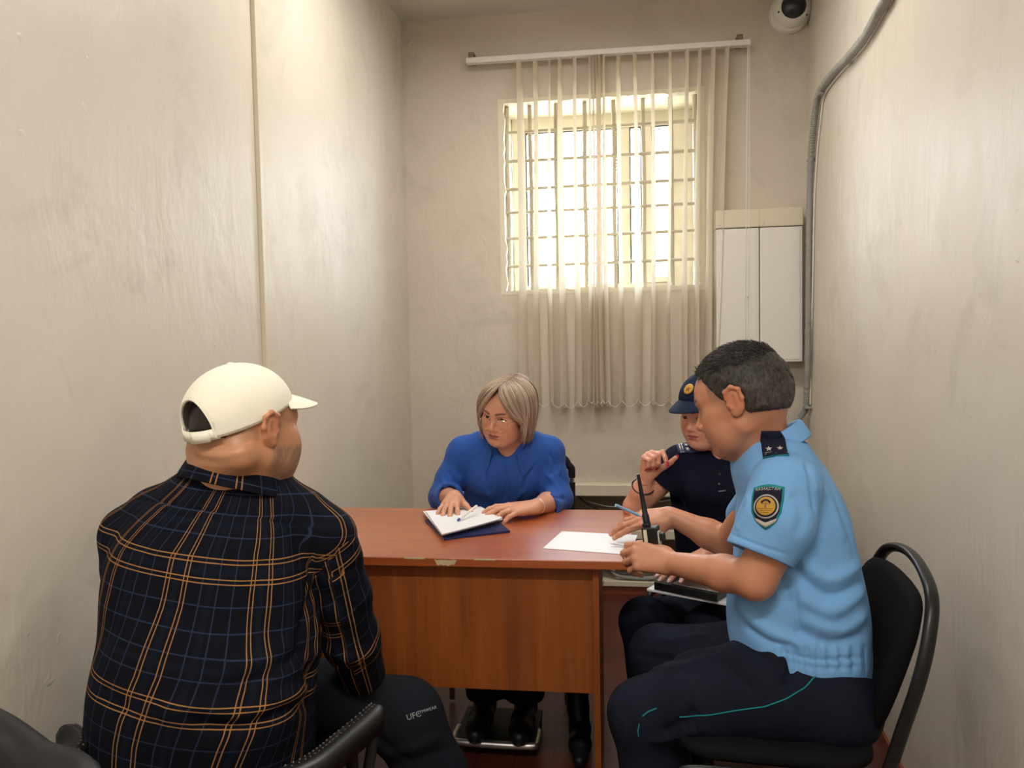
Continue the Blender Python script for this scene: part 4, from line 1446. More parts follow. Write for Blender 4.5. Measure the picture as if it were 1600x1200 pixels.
# plaid shirt, torso
S = SDF()
S.loft(oA, FA, sA, .02)
S.chain([pv(366, 772, 1.53), pv(300, 786, 1.52), pv(244, 804, 1.51), shLA], [.062, .055, .050, .056], .035)
S.chain([pv(366, 772, 1.53), pv(430, 790, 1.54), pv(475, 808, 1.55), shRA], [.062, .055, .050, .056], .035)
S.chain(armRA[:2], [.056, .048], .03); S.chain(armLA, [.058, .055, .054, .052], .02)
S.ell(pv(300, 1100, 1.36), (.19, .10, .16), None, .06)
S.caps(pv(370, 660, 1.52), pv(371, 694, 1.525), .080, .078, .006, 's')
V, Fc = S.mesh(.0045)
foldA = [([(496, 900), (478, 960), (470, 1010), (486, 1060), (478, 1100)], .010, -.010), ([(508, 920), (492, 990), (500, 1050)], .008, .008),
         ([(210, 1118), (300, 1106), (380, 1118), (440, 1096), (490, 1076)], .012, .009), ([(300, 1128), (370, 1134), (440, 1112), (495, 1092)], .010, -.009),
         ([(420, 1060), (470, 1040), (500, 1010)], .010, .007), ([(150, 1080), (200, 1110), (260, 1120)], .012, -.006),
         ([(176, 776), (250, 786), (330, 800), (420, 812), (494, 828)], .0028, -.0028),
         ([(494, 828), (486, 880), (478, 930), (472, 985)], .004, -.005),
         ([(230, 850), (300, 900), (330, 980)], .025, .004), ([(420, 860), (400, 930), (420, 1010)], .02, -.004),
         ([(455, 1000), (420, 1030), (340, 1050)], .012, .006), ([(470, 1020), (430, 1052), (380, 1066)], .009, -.006)]
V = strokes(V, Fc, foldA, 1.5)
V = V+vnormals(V, Fc)*wave(V, 5, 18, .004)[:, None]
ang, L = torso_attr(V, oA, FA, sA)
u = ang*.215+L[:, 2]*(-.20)+.078
v = L[:, 2]-.0*ang
bvh = BVHTree.FromPolygons([tuple(q) for q in V], [tuple(int(i) for i in f) for f in Fc])
yk = []
for q in ((170, 770), (250, 786), (330, 800), (420, 812), (500, 830)):
    h = bvh.ray_cast(Vector((0, 0, EYE)), ray(*q))[0]
    if h is not None:
        l = FA@(np.array(h)-oA); yk.append((l[0], l[2]))
yk = np.array(yk) if len(yk) > 1 else np.array([(-1, .2), (1, .2)])
above = L[:, 2] > np.interp(L[:, 0], yk[:, 0], yk[:, 1])
u = np.where(above, u+.028-(L[:, 2])*.12, u)
np_mesh('shirt', V, Fc, M['plaid'], manA, uvw=np.stack([u, v+.118+.13*L[:, 0], u*0], 1))

# right sleeve
S = SDF()
S.chain(armRA, [.057, .053, .057, .059, .054], .03)
endp = armRA[-1]; dd = nv(armRA[-1]-armRA[-2])
cut_plane(S, endp+dd*.018, dd, .16)
hollow(S, endp+dd*.02, dd, .042, .004)
V, Fc = S.mesh(.0035)
V = strokes(V, Fc, [([(500, 868), (540, 850), (566, 842)], .010, .005), ([(490, 890), (530, 900), (570, 880)], .009, -.005), ([(496, 1000), (540, 1030), (600, 1010)], .010, .006),
                    ([(505, 1030), (545, 1050), (606, 1030)], .008, -.006), ([(510, 940), (550, 960), (590, 950)], .014, -.004)], 1.6)
V = V+vnormals(V, Fc)*wave(V, 8, 28, .003)[:, None]
sa = np.array(armRA); seglen = np.r_[0, np.cumsum(np.linalg.norm(np.diff(sa, axis=0), axis=1))]
def arm_attr(V, sa, seglen, ref):
    best = np.full(len(V), 9e9); vv = np.zeros(len(V)); uu = np.zeros(len(V))
    for i in range(len(sa)-1):
        ba = sa[i+1]-sa[i]; Ls = np.linalg.norm(ba); d = ba/Ls
        t = (V-sa[i])@d/Ls; tc = np.clip(t, -.3 if i == 0 else 0, 1.3 if i == len(sa)-2 else 1)
        q = V-sa[i]-tc[:, None]*ba
        dist = np.linalg.norm(q, axis=1)
        e1 = nv(np.array(ref)-d*(np.array(ref)@d)); e2 = np.cross(d, e1)
        m = dist < best
        best = np.where(m, dist, best); vv = np.where(m, seglen[i]+tc*Ls, vv)
        uu = np.where(m, np.arctan2(q@e2, q@e1)*.058, uu)
    return uu, vv
uu, vv = arm_attr(V, sa, seglen, (-.2, 1, 0))
np_mesh('sleeve', V, Fc, M['plaid'], manA, uvw=np.stack([uu+.045, -vv*.92+.052+.30*uu, uu*0], 1))
collar('collar', pv(372, 739, 1.53), frame((.30, .94, -.12), (.14, .12, .98)), .090, .086, M['plaid'], manA, stand=.046, fall=.054, point=.02, open_=.35, drop=.050, flare=.014)

# cap
capF = frame(FhA[1]*math.cos(.20)+FhA[2]*math.sin(.20), FhA[2])
def cap(owner, o, Fm, s, m, opening=True, brim=.075, rx=.086, ry=.108, rz=.092, z0f=.040, z0b=.002, bw=55, seamr=.0011, brim_m=None, drop=.16, crownfwd=0.0, name='cap'):
    o = np.array(o)
    def W(x, y, z): return o+s*(x*Fm[0]+y*Fm[1]+z*Fm[2])
    def base(ph): return z0b+(z0f-z0b)*(1+math.cos(ph))/2
    zc = .030
    def pt(ph, t):
        z0 = base(ph); top = zc+rz
        a0 = math.asin(max(-1, min(1, (z0-zc)/rz)))
        a = a0+(PI/2-a0)*t
        ca = math.cos(a) if a > 0 else 1.0-(.03*(-a))
        fr = 1+crownfwd*max(0, math.cos(ph))*math.sin(max(a, 0)*2)
        return W(rx*ca*math.sin(ph), -.012+ry*ca*math.cos(ph)*fr, zc+rz*math.sin(a) if a > 0 else z0+(zc-z0)*(a-a0)/(-a0+1e-9)*1.0)
    nph, nt = 144, 36
    vs = [pt(2*PI*i/nph, j/(nt)) for i in range(nph) for j in range(nt+1)]
    fs = []
    def inopen(ph, t):
        d = ((ph-PI+PI) % (2*PI))-PI
        d = abs(abs(((ph+PI) % (2*PI))-PI)-PI)
        q = 1-(d/math.radians(36))**2
        return opening and q > 0 and t < .44*math.sqrt(q)
    for i in range(nph):
        for j in range(nt):
            if inopen(2*PI*(i+.5)/nph, (j+.5)/nt): continue
            a = i*(nt+1)+j; b = ((i+1) % nph)*(nt+1)+j
            fs.append((a, b, b+1, a+1))
    cr = np_mesh(name, np.array(vs), np.array(fs), m, owner)
    md = cr.modifiers.new('solid', 'SOLIDIFY'); md.thickness = .0025; md.offset = -1
    sm = MB()
    for q in range(6):
        ph = q*PI/3
        ts = np.linspace(.46 if (q == 3 and opening) else 0, 1, 24)
        for off in ((-.012, .012) if q != 9 else (0,)):
            sm.tube([pt(ph+off/(max(.12, math.cos(t*PI/2))), t) for t in ts], seamr*s*.7, 5)
    if opening:
        ed = [pt(PI+math.radians(36)*x, .44*math.sqrt(max(0, 1-x*x))) for x in np.linspace(-1, 1, 30)]
        sm.tube(ed, .0032*s, 6)
    sm.tube([pt(2*PI*i/60, 0) for i in range(60)] if not opening else [pt(-PI+math.radians(36)+(2*PI-math.radians(72))*i/60, 0.0) for i in range(61)], .0022*s, 6, closed=not opening)
    sm.build('stitching', m, cr, smooth=True)
    tp = pt(0, 1)
    MB().lathe([(0, .006), (.007, .004), (.0085, 0)], tp, Fm[2], 14).build('top_button', m, cr, smooth=True)
    for q in range(6):
        c_ = pt(q*PI/3+PI/6, .62); n_ = nv(c_-W(0, -.012, zc))
        MB().tube([c_+n_*.0006+ (nv(np.cross(n_, [0.1, 0, 1]))*math.cos(a)+nv(np.cross(n_, np.cross(n_, [.1, 0, 1])))*math.sin(a))*.0030 for a in np.linspace(0, 2*PI, 10)[:-1]], .0008, 5, closed=True).build('eyelet', m, cr, smooth=True)
    # visor
    vs, fs = [], []
    n1, n2 = 28, 10
    B = math.radians(bw)
    for i in range(n1+1):
        ph = -B+2*B*i/n1
        p0 = pt(ph, 0.02)
        w = math.cos(ph/B*PI/2)**.6 if abs(ph) < B else 0
        for j in range(n2+1):
            t = j/n2
            y = brim*w*t
            x = math.sin(ph)*rx*(1+.10*t)
            l = Fm@(p0-o)/s
            q = W(l[0]+x*.10*t, l[1]+y, l[2]-drop*y-1.9*(x*x)*t*1.0-.5*y*y*2)
            vs.append(q)
    for i in range(n1):
        for j in range(n2):
            a = i*(n2+1)+j; fs.append((a, a+n2+1, a+n2+2, a+1))
    vz = np_mesh('visor', np.array(vs), np.array(fs), brim_m or m, cr)
    md = vz.modifiers.new('solid', 'SOLIDIFY'); md.thickness = .0045; md.offset = 0
    md = vz.modifiers.new('bevel', 'BEVEL'); md.width = .0016; md.segments = 2
    if opening:
        vs, fs = [], []
        for i in range(21):
            ph = PI+math.radians(40)*(i/10-1)
            for t in (-.0, .020):
                l = Fm@(pt(ph, 0)-o)/s
                vs.append(W(l[0]*1.01, (l[1]+.012)*1.01-.012, l[2]-.004+t))
        for i in range(20): fs.append((2*i, 2*i+2, 2*i+3, 2*i+1))
        st = np_mesh('strap', np.array(vs), np.array(fs), m, cr)
        md = st.modifiers.new('solid', 'SOLIDIFY'); md.thickness = .0026; md.offset = 0
        q = PI-math.radians(6)
        l = Fm@(pt(q, 0)-o)/s
        vs, fs = [], []
        for i in range(5):
            ph = PI-math.radians(4)-math.radians(26)*i/4
            for t in (-.001, .021):
                l = Fm@(pt(ph, 0)-o)/s
                vs.append(W(l[0]*1.035, (l[1]+.012)*1.035-.012, l[2]-.005+t))
        for i in range(4): fs.append((2*i, 2*i+2, 2*i+3, 2*i+1))
        s2 = np_mesh('strap_end', np.array(vs), np.array(fs), m, cr)
        md = s2.modifiers.new('solid', 'SOLIDIFY'); md.thickness = .0026; md.offset = 0
    return cr, pt
capA = cap(manA, hA+FhA[2]*.004-FhA[1]*.004, capF, 1.09, M['cap_white'], drop=.42, brim=.070, seamr=.0016)

# trousers
S = SDF()
hipA = pv(330, 1260, 1.42)
kR = pv(634, 1120, 1.84); kL = pv(400, 1150, 1.86)
S.chain([pv(380, 1130, 1.52), pv(500, 1084, 1.72), kR], [.080, .074, .088], .03)
S.chain([pv(260, 1255, 1.44), pv(330, 1200, 1.60), kL], [.105, .10, .09], .03)
S.ell(hipA, (.20, .17, .10), None, .05)
anR = np.array([kR[0]+.10, kR[1]+.02, .10]); anL = np.array([kL[0]+.0, kL[1]+.05, .10])
S.chain([kR, (kR+anR)/2+np.array([.02, .0, 0]), anR], [.093, .080, .068], .03)
S.chain([kL, (kL+anL)/2, anL], [.088, .075, .062], .03)
for a in (anR, anL): cut_plane(S, a-np.array([0, 0, .02]), (0, 0, -1), .15)
V, Fc = S.mesh(.006)
V = strokes(V, Fc, [([(560, 1130), (600, 1160), (640, 1190)], .010, -.007), ([(590, 1180), (640, 1170), (690, 1150)], .010, .006), ([(610, 1200), (660, 1185), (705, 1170)], .009, -.006)], 1.8)
V = V+vnormals(V, Fc)*wave(V, 15, 20, .005)[:, None]
trA = np_mesh('trousers', V, Fc, M['dark_trousers'], manA)
# the print on the knee
h, n = pxhit(V, Fc, 657, 1115)
if h is not None:
    dc_ = Decal(V, Fc, h, -ray(657, 1115), Vector((-.24, .1, .95)))
    tv, tf = tris_quads_text('UFC', .019)
    dc_.shape('knee_print', tv, tf, M['logo_grey'], trA, .0015, (-.0165, .0))
    tv, tf = tris_quads_text('GYMWEAR', .0105)
    dc_.shape('knee_print', tv, tf, M['logo_grey'], trA, .0015, (.016, .003))
def shoe(parent, heel, d, m, s=1.0, name='shoe', h=.085):
    heel = np.array(heel); d = nv(d); Fm = frame(d, (0, 0, 1))
    def L(x, y, z): return heel+s*(x*Fm[0]+y*Fm[1]+z*Fm[2])
    S = SDF()
    S.chain([L(0, .03, .042), L(0, .12, .036), L(.0, .20, .030), L(0, .245, .027)], [.040*s, .040*s, .038*s, .026*s], .03)
    S.chain([L(0, .035, .05), L(0, .04, h)], [.038*s, .040*s], .03)
    S.ell(L(0, .13, .012), (.043*s, .145*s, .012*s), Fm, .004)
    c = L(0, .1, .0)
    cut_plane(S, c, (0, 0, -1), .3, .002)
    v, f = S.mesh(.005)
    return np_mesh(name, v, f, m, parent)
M['shoe'] = mat('black_shoe', (.006, .006, .007), .5, 0.0, Specular_IOR_Level=.3)
shoe(manA, (anR[0]-.0, anR[1]-.05, 0), (.3, .95, 0), M['shoe'])
shoe(manA, (anL[0]-.0, anL[1]-.05, 0), (.0, .95, 0), M['shoe'])

# ============ D: the officer in the light blue shirt
manD = thing('person', 'male officer in a light blue uniform shirt leaning towards the desk corner', 'person', (.42, 1.88, .46))
oD = pv(1245, 900, 1.90)
FD = frame((-.98, .18, 0), (0, 0, 1))
rowsD = [(1258, 1062, 1.89, .166, .146), (1256, 1045, 1.89, .175, .150), (1249, 1000, 1.89, .180, .160), (1246, 950, 1.90, .184, .164), (1243, 890, 1.90, .182, .150), (1240, 840, 1.91, .184, .138),
         (1236, 790, 1.91, .182, .124), (1228, 750, 1.92, .165, .108), (1216, 718, 1.92, .125, .092), (1206, 695, 1.92, .085, .080)]
sD = secs(oD, FD, rowsD)
FhD = frame((-.87, .37, -.30), (-.28, .12, .95))
hD = pv(1156, 626, 1.90); sH = 1.07
shLD, elLD, wrLD = pv(1228, 762, 1.76), pv(1180, 905, 1.72), pv(1050, 880, 1.93)
shRD, elRD, wrRD = pv(1200, 765, 2.07), pv(1140, 850, 2.26), pv(1048, 806, 2.30)
S = SDF()
head(S, hD, FhD, sH, wide=1.03, jaw=1.08, fat=.004)
S.chain([hD-FhD[1]*.03-FhD[2]*.03, pv(1180, 672, 1.91), pv(1204, 715, 1.92)], [.062, .063, .072], .03)
S.loft(oD, FD, [(z, x, y, a*.84, b*.84) for z, x, y, a, b in sD], .03)
S.chain([shLD, pv(1212, 840, 1.72), elLD], [.055, .052, .044], .02)
S.chain([elLD, elLD*.65+wrLD*.35, wrLD], [.041, .040, .028], .02)
S.chain([shRD, elRD], [.055, .045], .02)
S.chain([elRD, elRD*.65+wrRD*.35, wrRD], [.043, .041, .027], .02)
tLD, bLD = hand(S, wrLD, (-.90, .22, .12), (-.10, -.80, .62), 1, 1.05, [(42, 60, 35), (46, 62, 35), (50, 62, 35), (54, 62, 35)], thumb=(30, 30, 5, 20))
tRD, bRD = hand(S, wrRD, (-.96, -.05, -.10), (.05, -.55, .84), -1, 1.02, [(8, 14, 8), (14, 18, 10), (20, 24, 14), (26, 28, 16)], spread=10, thumb=(42, 30, 10, 10))
V, Fc = S.mesh(.005, [(hD-.15, hD+.15, .0022), (bLD[0], bLD[1], .0018), (bRD[0], bRD[1], .0020)], 1)
skD = np.array(srgb(196, 140, 110))
col = paint(V, skD, .04, 4)
col = face_paint(V, col, hD, FhD, sH, skD, srgb(150, 86, 76), (0.02, .015, .014), 1.03, stubble=.14, buzz=((.10, .085, .075), .55), red=.5)
np_mesh('body', V, Fc, skin_mat('skin_sunburnt'), manD, col)
eyes(hD, FhD, sH, None, manD, 1.03, gaze=(0, 0, -.3))

def short_hair(owner, o, Fm, s, wide, colr, planes, n=2600, length=.022, thick=.00075, name='hair', grow=.008, flow=(0, .8, .35), grey=None, seed=3):
    S = SDF()
    def L(x, y, z): return np.array(o)+s*(x*wide*Fm[0]+y*Fm[1]+z*Fm[2])
    g = grow
    S.ell(L(0, -.016, .032), np.array([(.0765+g)*wide, .096+g, .085+g])*s, Fm, .01)
    for x_ in (-1, 1): pass
    S.ell(L(0, -.034, .004), np.array([(.072+g*1.1)*wide, .073+g*1.2, .074])*s, Fm, .03)
    for c, nrm in planes:
        cut_plane(S, L(*c), Fm.T@np.array(nrm), .25, .016)
    for x_ in (-1, 1): S.ell(L(x_*.090, -.010, -.002), np.array([.030, .024, .036])*s, Fm, .012, 's')
    v, f = S.mesh(.0028)
    N = vnormals(v, f)
    v = v+N*wave(v, seed, 150, .0016)[:, None]
    # short locks over the shell
    rs = np.random.RandomState(seed)
    l = (v-np.array(o))@Fm.T/s
    ok = np.where((l[:, 2] > -.05))[0]
    pick = rs.choice(ok, min(n, len(ok)), replace=False)
    paths = []
    for i in pick:
        p = v[i]; nn = N[i]
        if nn@(p-L(0, -.01, .02)) < 0: continue
        lz = l[i, 2]
        fl = Fm.T@np.array([rs.normal()*.35, flow[1] if lz > .07 else -.35, (flow[2] if lz > .07 else -.9)])
        d = fl-nn*(fl@nn); d = d/max(np.linalg.norm(d), 1e-6)
        ln = length*s*(.5+.7*rs.rand())*(1.0 if lz > .07 else .42)
        lift = .38 if lz > .08 else .20
        q = [p-nn*.002+d*ln*t+nn*(lift*ln*t*(1-.35*t)) for t in np.linspace(0, 1, 5)]
        paths.append(q)
    sv, sf = strands(paths, thick, 3)
    V_, F_ = merge([(v, f), (sv, sf)])
    col = np.tile(np.array(colr), (len(V_), 1))*(1+.5*wave(V_, seed+1, 260, 1.0))[:, None]
    tone = np.repeat(1+.45*rs.normal(size=len(paths)), len(sv)//max(len(paths), 1))
    col[len(v):] *= np.clip(tone, .35, 2.2)[:, None]
    Lc = (V_-np.array(o))@Fm.T/s
    if grey is not None:
        m = np.clip((.045-Lc[:, 2])/.05, 0, 1)
        col = blob(col, m*.8, grey)
    col = np.clip(col, 0.002, 1)
    return np_mesh(name, V_, F_, hair_mat('hair_'+name), owner, col)
short_hair(manD, hD, FhD, sH, 1.03, (.022, .018, .016), [((0, .066, .060), (0, .88, -.47)), ((.03, .018, .012), (.0, .80, -.60)), ((0, -.10, -.050), (0, .25, -.97))], grey=(.075, .060, .050), n=9000, length=.024, thick=.0006)

# shirt D
S = SDF()
S.loft(oD, FD, sD, .02)
S.chain([pv(1205, 728, 1.92), pv(1218, 738, 1.84), shLD], [.072, .064, .066], .05)
S.chain([pv(1205, 728, 1.92), pv(1205, 742, 2.0), shRD], [.072, .062, .062], .05)
S.chain([shRD, pv(1166, 806, 2.2)], [.064, .054], .03)
S.caps(pv(1190, 672, 1.915), pv(1202, 705, 1.92), .066, .070, .008, 's')
eR = pv(1158, 814, 2.22); cut_plane(S, eR, nv(eR-shRD), .085)
V, Fc = S.mesh(.0045)
foldD = [([(1240, 860), (1290, 905), (1345, 880), (1356, 850)], .010, .009), ([(1235, 880), (1290, 930), (1350, 910)], .009, -.008), ([(1245, 930), (1300, 955), (1352, 920)], .011, .008),
         ([(1250, 965), (1310, 985), (1355, 960)], .010, .007), ([(1240, 985), (1300, 1005), (1352, 990)], .008, -.006), ([(1150, 940), (1200, 985), (1260, 1010)], .010, .008),
         ([(1160, 975), (1200, 1000), (1240, 1010)], .007, -.006), ([(1245, 920), (1246, 960), (1250, 1000)], .004, -.004), ([(1268, 740), (1300, 790), (1320, 850)], .010, .005),
         ([(1300, 760), (1325, 830), (1338, 880)], .008, -.004), ([(1180, 860), (1220, 900), (1235, 950)], .010, -.006)]
foldD += [([(x, 1008), (x+3, 1050)], .0035, a) for x, a in zip(range(1215, 1352, 9), [.003, -.0035]*9)]
foldD += [([(1215, 1016), (1280, 1032), (1350, 1026)], .0035, -.0035), ([(1225, 1030), (1290, 1046), (1350, 1040)], .003, -.0025)]
V = strokes(V, Fc, foldD, 1.9)
V = V+vnormals(V, Fc)*wave(V, 25, 20, .004)[:, None]
# gathered waistband hugs the body
shD = np_mesh('shirt', V, Fc, M['sky_shirt'], manD)
# left sleeve with its hem
S = SDF()
slE = pv(1186, 868, 1.72)
S.chain([shLD, pv(1215, 815, 1.73), slE], [.072, .076, .074], .03)
S.caps(pv(1222, 738, 1.83), shLD, .062, .070, .03)
dd = nv(nv(slE-shLD)+np.array([.0, 0, -.05]))
cut_plane(S, slE, dd, .16, .003)
hollow(S, slE, dd, .062, .02)
V, Fc = S.mesh(.0032)
fl = [([(1136, 832), (1180, 850), (1232, 868)], .0022, -.0022), ([(1262, 720), (1268, 760), (1274, 800)], .006, -.006), ([(1230, 720), (1262, 745), (1278, 770)], .008, .005),
      ([(1235, 770), (1255, 800), (1245, 840)], .010, -.005), ([(1160, 745), (1170, 790), (1150, 830)], .010, .005), ([(1240, 700), (1268, 718), (1290, 750)], .006, .004)]
V = strokes(V, Fc, fl, 1.8)
V = V+vnormals(V, Fc)*wave(V, 31, 26, .003)[:, None]
slD = np_mesh('sleeve', V, Fc, M['sky_shirt'], manD)
VsD, FsD = V, Fc
# shoulder patch
h, n = pxhit(V, Fc, 1197, 790)
if h is not None:
    dcl = Decal(V, Fc, h, n, Vector((-.10, 0, 1)))
    k = .00092
    def shield(s_): return [(x*s_*k, y*s_*k) for x, y in dense([(-37, 48), (-18, 51), (0, 53), (18, 51), (37, 48), (37, 20), (34, -14), (24, -36), (8, -50), (0, -54), (-8, -50), (-24, -36), (-34, -14), (-37, 20)], 3)]
    pb_ = dcl.poly('sleeve_patch', shield(1.0), M['teal'], slD, .0018)
    dcl.poly('patch_field', shield(.88), M['patch_navy'], pb_, .0026)
    dcl.poly('patch_ring', ngon(.0265*1.0, 30, (0, -.002)), M['patch_silver'], pb_, .0032)
    dcl.poly('patch_ring', ngon(.0235, 30, (0, -.002)), M['patch_navy'], pb_, .0038)
    dcl.poly('patch_disc', ngon(.0205, 30, (0, -.002)), M['patch_gold'], pb_, .0044)
    tv, tf = tris_quads_text('ҚАЗАҚСТАН', .0088)
    dcl.shape('patch_lettering', tv, tf, M['patch_silver'], pb_, .0034, (0, .0375))
    # dark arch, centre boss and lower bands inside the gold disc
    dcl.poly('patch_motif', [(.012*math.cos(t), .001+.012*math.sin(t)) for t in np.linspace(.35, PI-.35, 11)]+[(.0085*math.cos(t), .001+.0085*math.sin(t)) for t in np.linspace(PI-.35, .35, 11)], M['patch_navy'], pb_, .0050, 1, center=(0, .0115))
    dcl.poly('patch_motif', dense([(-.0018, -.006), (.0018, -.006), (.0018, .009), (-.0018, .009)], 2), mat('patch_bronze', srgb(140, 100, 40), .7), pb_, .0050, 2)
    dcl.poly('patch_motif', dense([(-.008, .0015), (.008, .0015), (.008, .0035), (-.008, .0035)], 2), bpy.data.materials['patch_bronze'], pb_, .0050, 2)
    for yy_, ww_ in ((-.0085, .015), (-.0125, .012), (-.0165, .008)):
        dcl.poly('patch_motif', dense([(-ww_, yy_), (ww_, yy_), (ww_, yy_+.0013), (-ww_, yy_+.0013)], 3), bpy.data.materials['patch_bronze'], pb_, .0050, 1)
    dcl.poly('patch_ribbon', dense([(-.024, -.026), (-.012, -.033), (0, -.036), (.012, -.033), (.024, -.026), (.020, -.034), (.009, -.041), (0, -.046), (-.009, -.041), (-.020, -.034)], 2), M['patch_silver'], pb_, .0034, 2, center=(0, -.037))
# rank slide on the shoulder
def rank(owner, V, Fc, px, py, up, w, l, m_bg, nrm=None, stripes=2, starr=.0075, stars=2):
    h, n = pxhit(V, Fc, px, py)
    if h is None: return
    d_ = Decal(V, Fc, h, nrm if nrm is not None else n, Vector(up))
    b_ = d_.poly('rank_slide', dense([(-w/2, -l/2), (w/2, -l/2), (w/2, l/2), (-w/2, l/2)], 5), m_bg, owner, .006, 5, .003)
    d_.poly('edge_trim', dense([(-w/2-.001, -l/2-.003), (w/2+.001, -l/2-.003), (w/2+.001, -l/2), (-w/2-.001, -l/2)], 3), M['teal'], b_, .0065, 1, .003, center=(0, -l/2-.0015))
    for i in range(stripes):
        y = -l/2+.006+i*.0055
        d_.poly('stripe', dense([(-w/2, y), (w/2, y), (w/2, y+.0028), (-w/2, y+.0028)], 4), M['patch_silver'], b_, .0082, 1, center=(0, y+.0014))
    for i in range(stars):
        x = (i-(stars-1)/2)*w*.46
        d_.poly('star', star_pts(starr, (x, -l/2+.024)), M['patch_silver'], b_, .0082, 1, .0012)
allV, allF = merge([(np.array([v.co[:] for v in shD.data.vertices]), np.array([p.vertices[:] for p in shD.data.polygons])), (VsD, FsD)])
rank(manD, allV, allF, 1209, 697, (0.02, .35, .9), .052, .066, M['patch_navy'], nrm=(-.10, -.92, .38))
collar('collar', pv(1203, 690, 1.92), frame((-.93, .24, -.25), (-.20, .05, .97)), .072, .073, M['sky_shirt'], manD, stand=.036, fall=.040, point=.035, open_=.55, drop=.050, flare=.003, gap=.012)
# chest pocket flap seen edge-on
def strip(name, pts, Vv, Ff, m, parent, r, off=.001):
    b = BVHTree.FromPolygons([tuple(v) for v in Vv], [tuple(int(i) for i in f) for f in Ff])
    out = []
    for i in range(len(pts)-1):
        for t in np.linspace(0, 1, 9)[:(9 if i == len(pts)-2 else 8)]:
            h = b.ray_cast(Vector((0, 0, EYE)), ray(pts[i][0]*(1-t)+pts[i+1][0]*t, pts[i][1]*(1-t)+pts[i+1][1]*t))
            if h[0] is not None: out.append(h[0]+h[1]*off)
    if len(out) > 1:
        return MB().tube(out, r, 6).build(name, m, parent, smooth=True)

# trousers D
S = SDF()
kLD = pv(1003, 1118, 1.83); kRD = pv(1030, 1022, 2.14)
S.chain([pv(1285, 1080, 1.80), pv(1200, 1075, 1.80), pv(1100, 1090, 1.81), kLD], [.112, .112, .098, .082], .04)
S.chain([pv(1270, 1060, 1.98), pv(1150, 1040, 2.05), kRD], [.110, .105, .080], .04)
S.ell(pv(1288, 1085, 1.89), (.125, .19, .11), None, .05)
anLD = np.array([kLD[0]+.035, kLD[1]+.0, .09]); anRD = np.array([kRD[0]+.02, kRD[1]+.02, .09])
S.chain([kLD, (kLD+anLD)/2+np.array([.01, 0, 0]), anLD], [.078, .078, .080], .03)
S.chain([kRD, (kRD+anRD)/2, anRD], [.076, .074, .076], .03)
for a in (anLD, anRD): cut_plane(S, a-np.array([0, 0, .02]), (0, 0, -1), .15)
V, Fc = S.mesh(.0055)
V = strokes(V, Fc, [([(1000, 1050), (1060, 1040), (1130, 1020)], .008, .005), ([(1030, 1150), (1070, 1130), (1090, 1110)], .010, -.009), ([(1010, 1160), (1060, 1150), (1090, 1140)], .010, .007),
                    ([(1240, 1035), (1236, 1055), (1225, 1075)], .006, -.010), ([(1140, 960), (1180, 1000), (1230, 1040)], .009, .009), ([(1150, 990), (1200, 1030), (1235, 1060)], .008, -.007),
                    ([(1110, 1020), (1150, 1055), (1180, 1080)], .010, -.005), ([(970, 1100), (990, 1150), (985, 1200)], .012, -.004), ([(1020, 1000), (1060, 1000), (1110, 990)], .008, .006),
                    ([(990, 1020), (1050, 1030), (1100, 1015)], .007, -.005)], 1.8)
V = V+vnormals(V, Fc)*wave(V, 41, 16, .006)[:, None]
trD = np_mesh('trousers', V, Fc, M['trousers'], manD)
strip('piping', [(1274, 1056), (1258, 1074), (1228, 1092), (1195, 1104), (1150, 1110), (1110, 1117), (1062, 1120)], V, Fc, M['teal'], trD, .0014)
strip('piping', [(1026, 1107), (1013, 1112), (1004, 1119)], V, Fc, M['teal'], trD, .0014)
strip('piping', [(999, 1131), (997, 1142), (998, 1150)], V, Fc, M['teal'], trD, .0014)
shoe(manD, (anLD[0]+.06, anLD[1], 0), (-1, 0, 0), M['shoe'])
shoe(manD, (anRD[0]+.06, anRD[1], 0), (-1, 0, 0), M['shoe'])

# ============ B: the woman in the blue shirt
womB = thing('person', 'blonde bobbed woman in glasses and blue shirt with her hands on papers', 'person', (-.42, 3.02, .46))
oB = pv(790, 760, 2.95)
FB = frame((-.10, -1, 0), (0, 0, 1))
rowsB = [(788, 905, 3.05, .185, .13), (788, 850, 3.03, .178, .125), (788, 800, 2.99, .160, .120), (788, 765, 2.96, .160, .122), (789, 738, 2.93, .168, .122), (791, 712, 2.91, .170, .106), (794, 697, 2.91, .120, .080), (796, 684, 2.90, .060, .056)]
sB = secs(oB, FB, rowsB)
FhB = frame((-.36, -.89, -.24), (.10, -.17, .97))
hB = pv(790, 643, 2.80); sB_ = 1.0
shRB, elRB, wrRB = pv(724, 706, 2.91), pv(692, 778, 2.87), pv(710, 776, 2.68)
shLB, elLB, wrLB = pv(857, 706, 2.91), pv(871, 780, 2.86), pv(837, 792, 2.64)
S = SDF()
head(S, hB, FhB, sB_, wide=1.03, jaw=1.04, fat=.002, nose=.985, lids=.68)
S.chain([hB-FhB[1]*.025-FhB[2]*.05, pv(798, 690, 2.875), pv(796, 715, 2.89)], [.050, .050, .066], .03)
S.loft(oB, FB, [(z, x, y, a*.78, b*.78) for z, x, y, a, b in sB], .03)
S.chain([shRB, elRB], [.045, .038], .02); S.chain([elRB, elRB*.6+wrRB*.4, wrRB], [.038, .035, .025], .02)
S.chain([shLB, elLB], [.045, .038], .02); S.chain([elLB, elLB*.5+wrLB*.5, wrLB], [.038, .036, .026], .02)
tRB, bRB = hand(S, wrRB, (.02, -.99, -.12), (-.05, -.12, .99), -1, .95, [(20, 24, 16), (12, 22, 14), (10, 20, 14), (8, 18, 12)], spread=12, thumb=(48, 20, 10, 10))
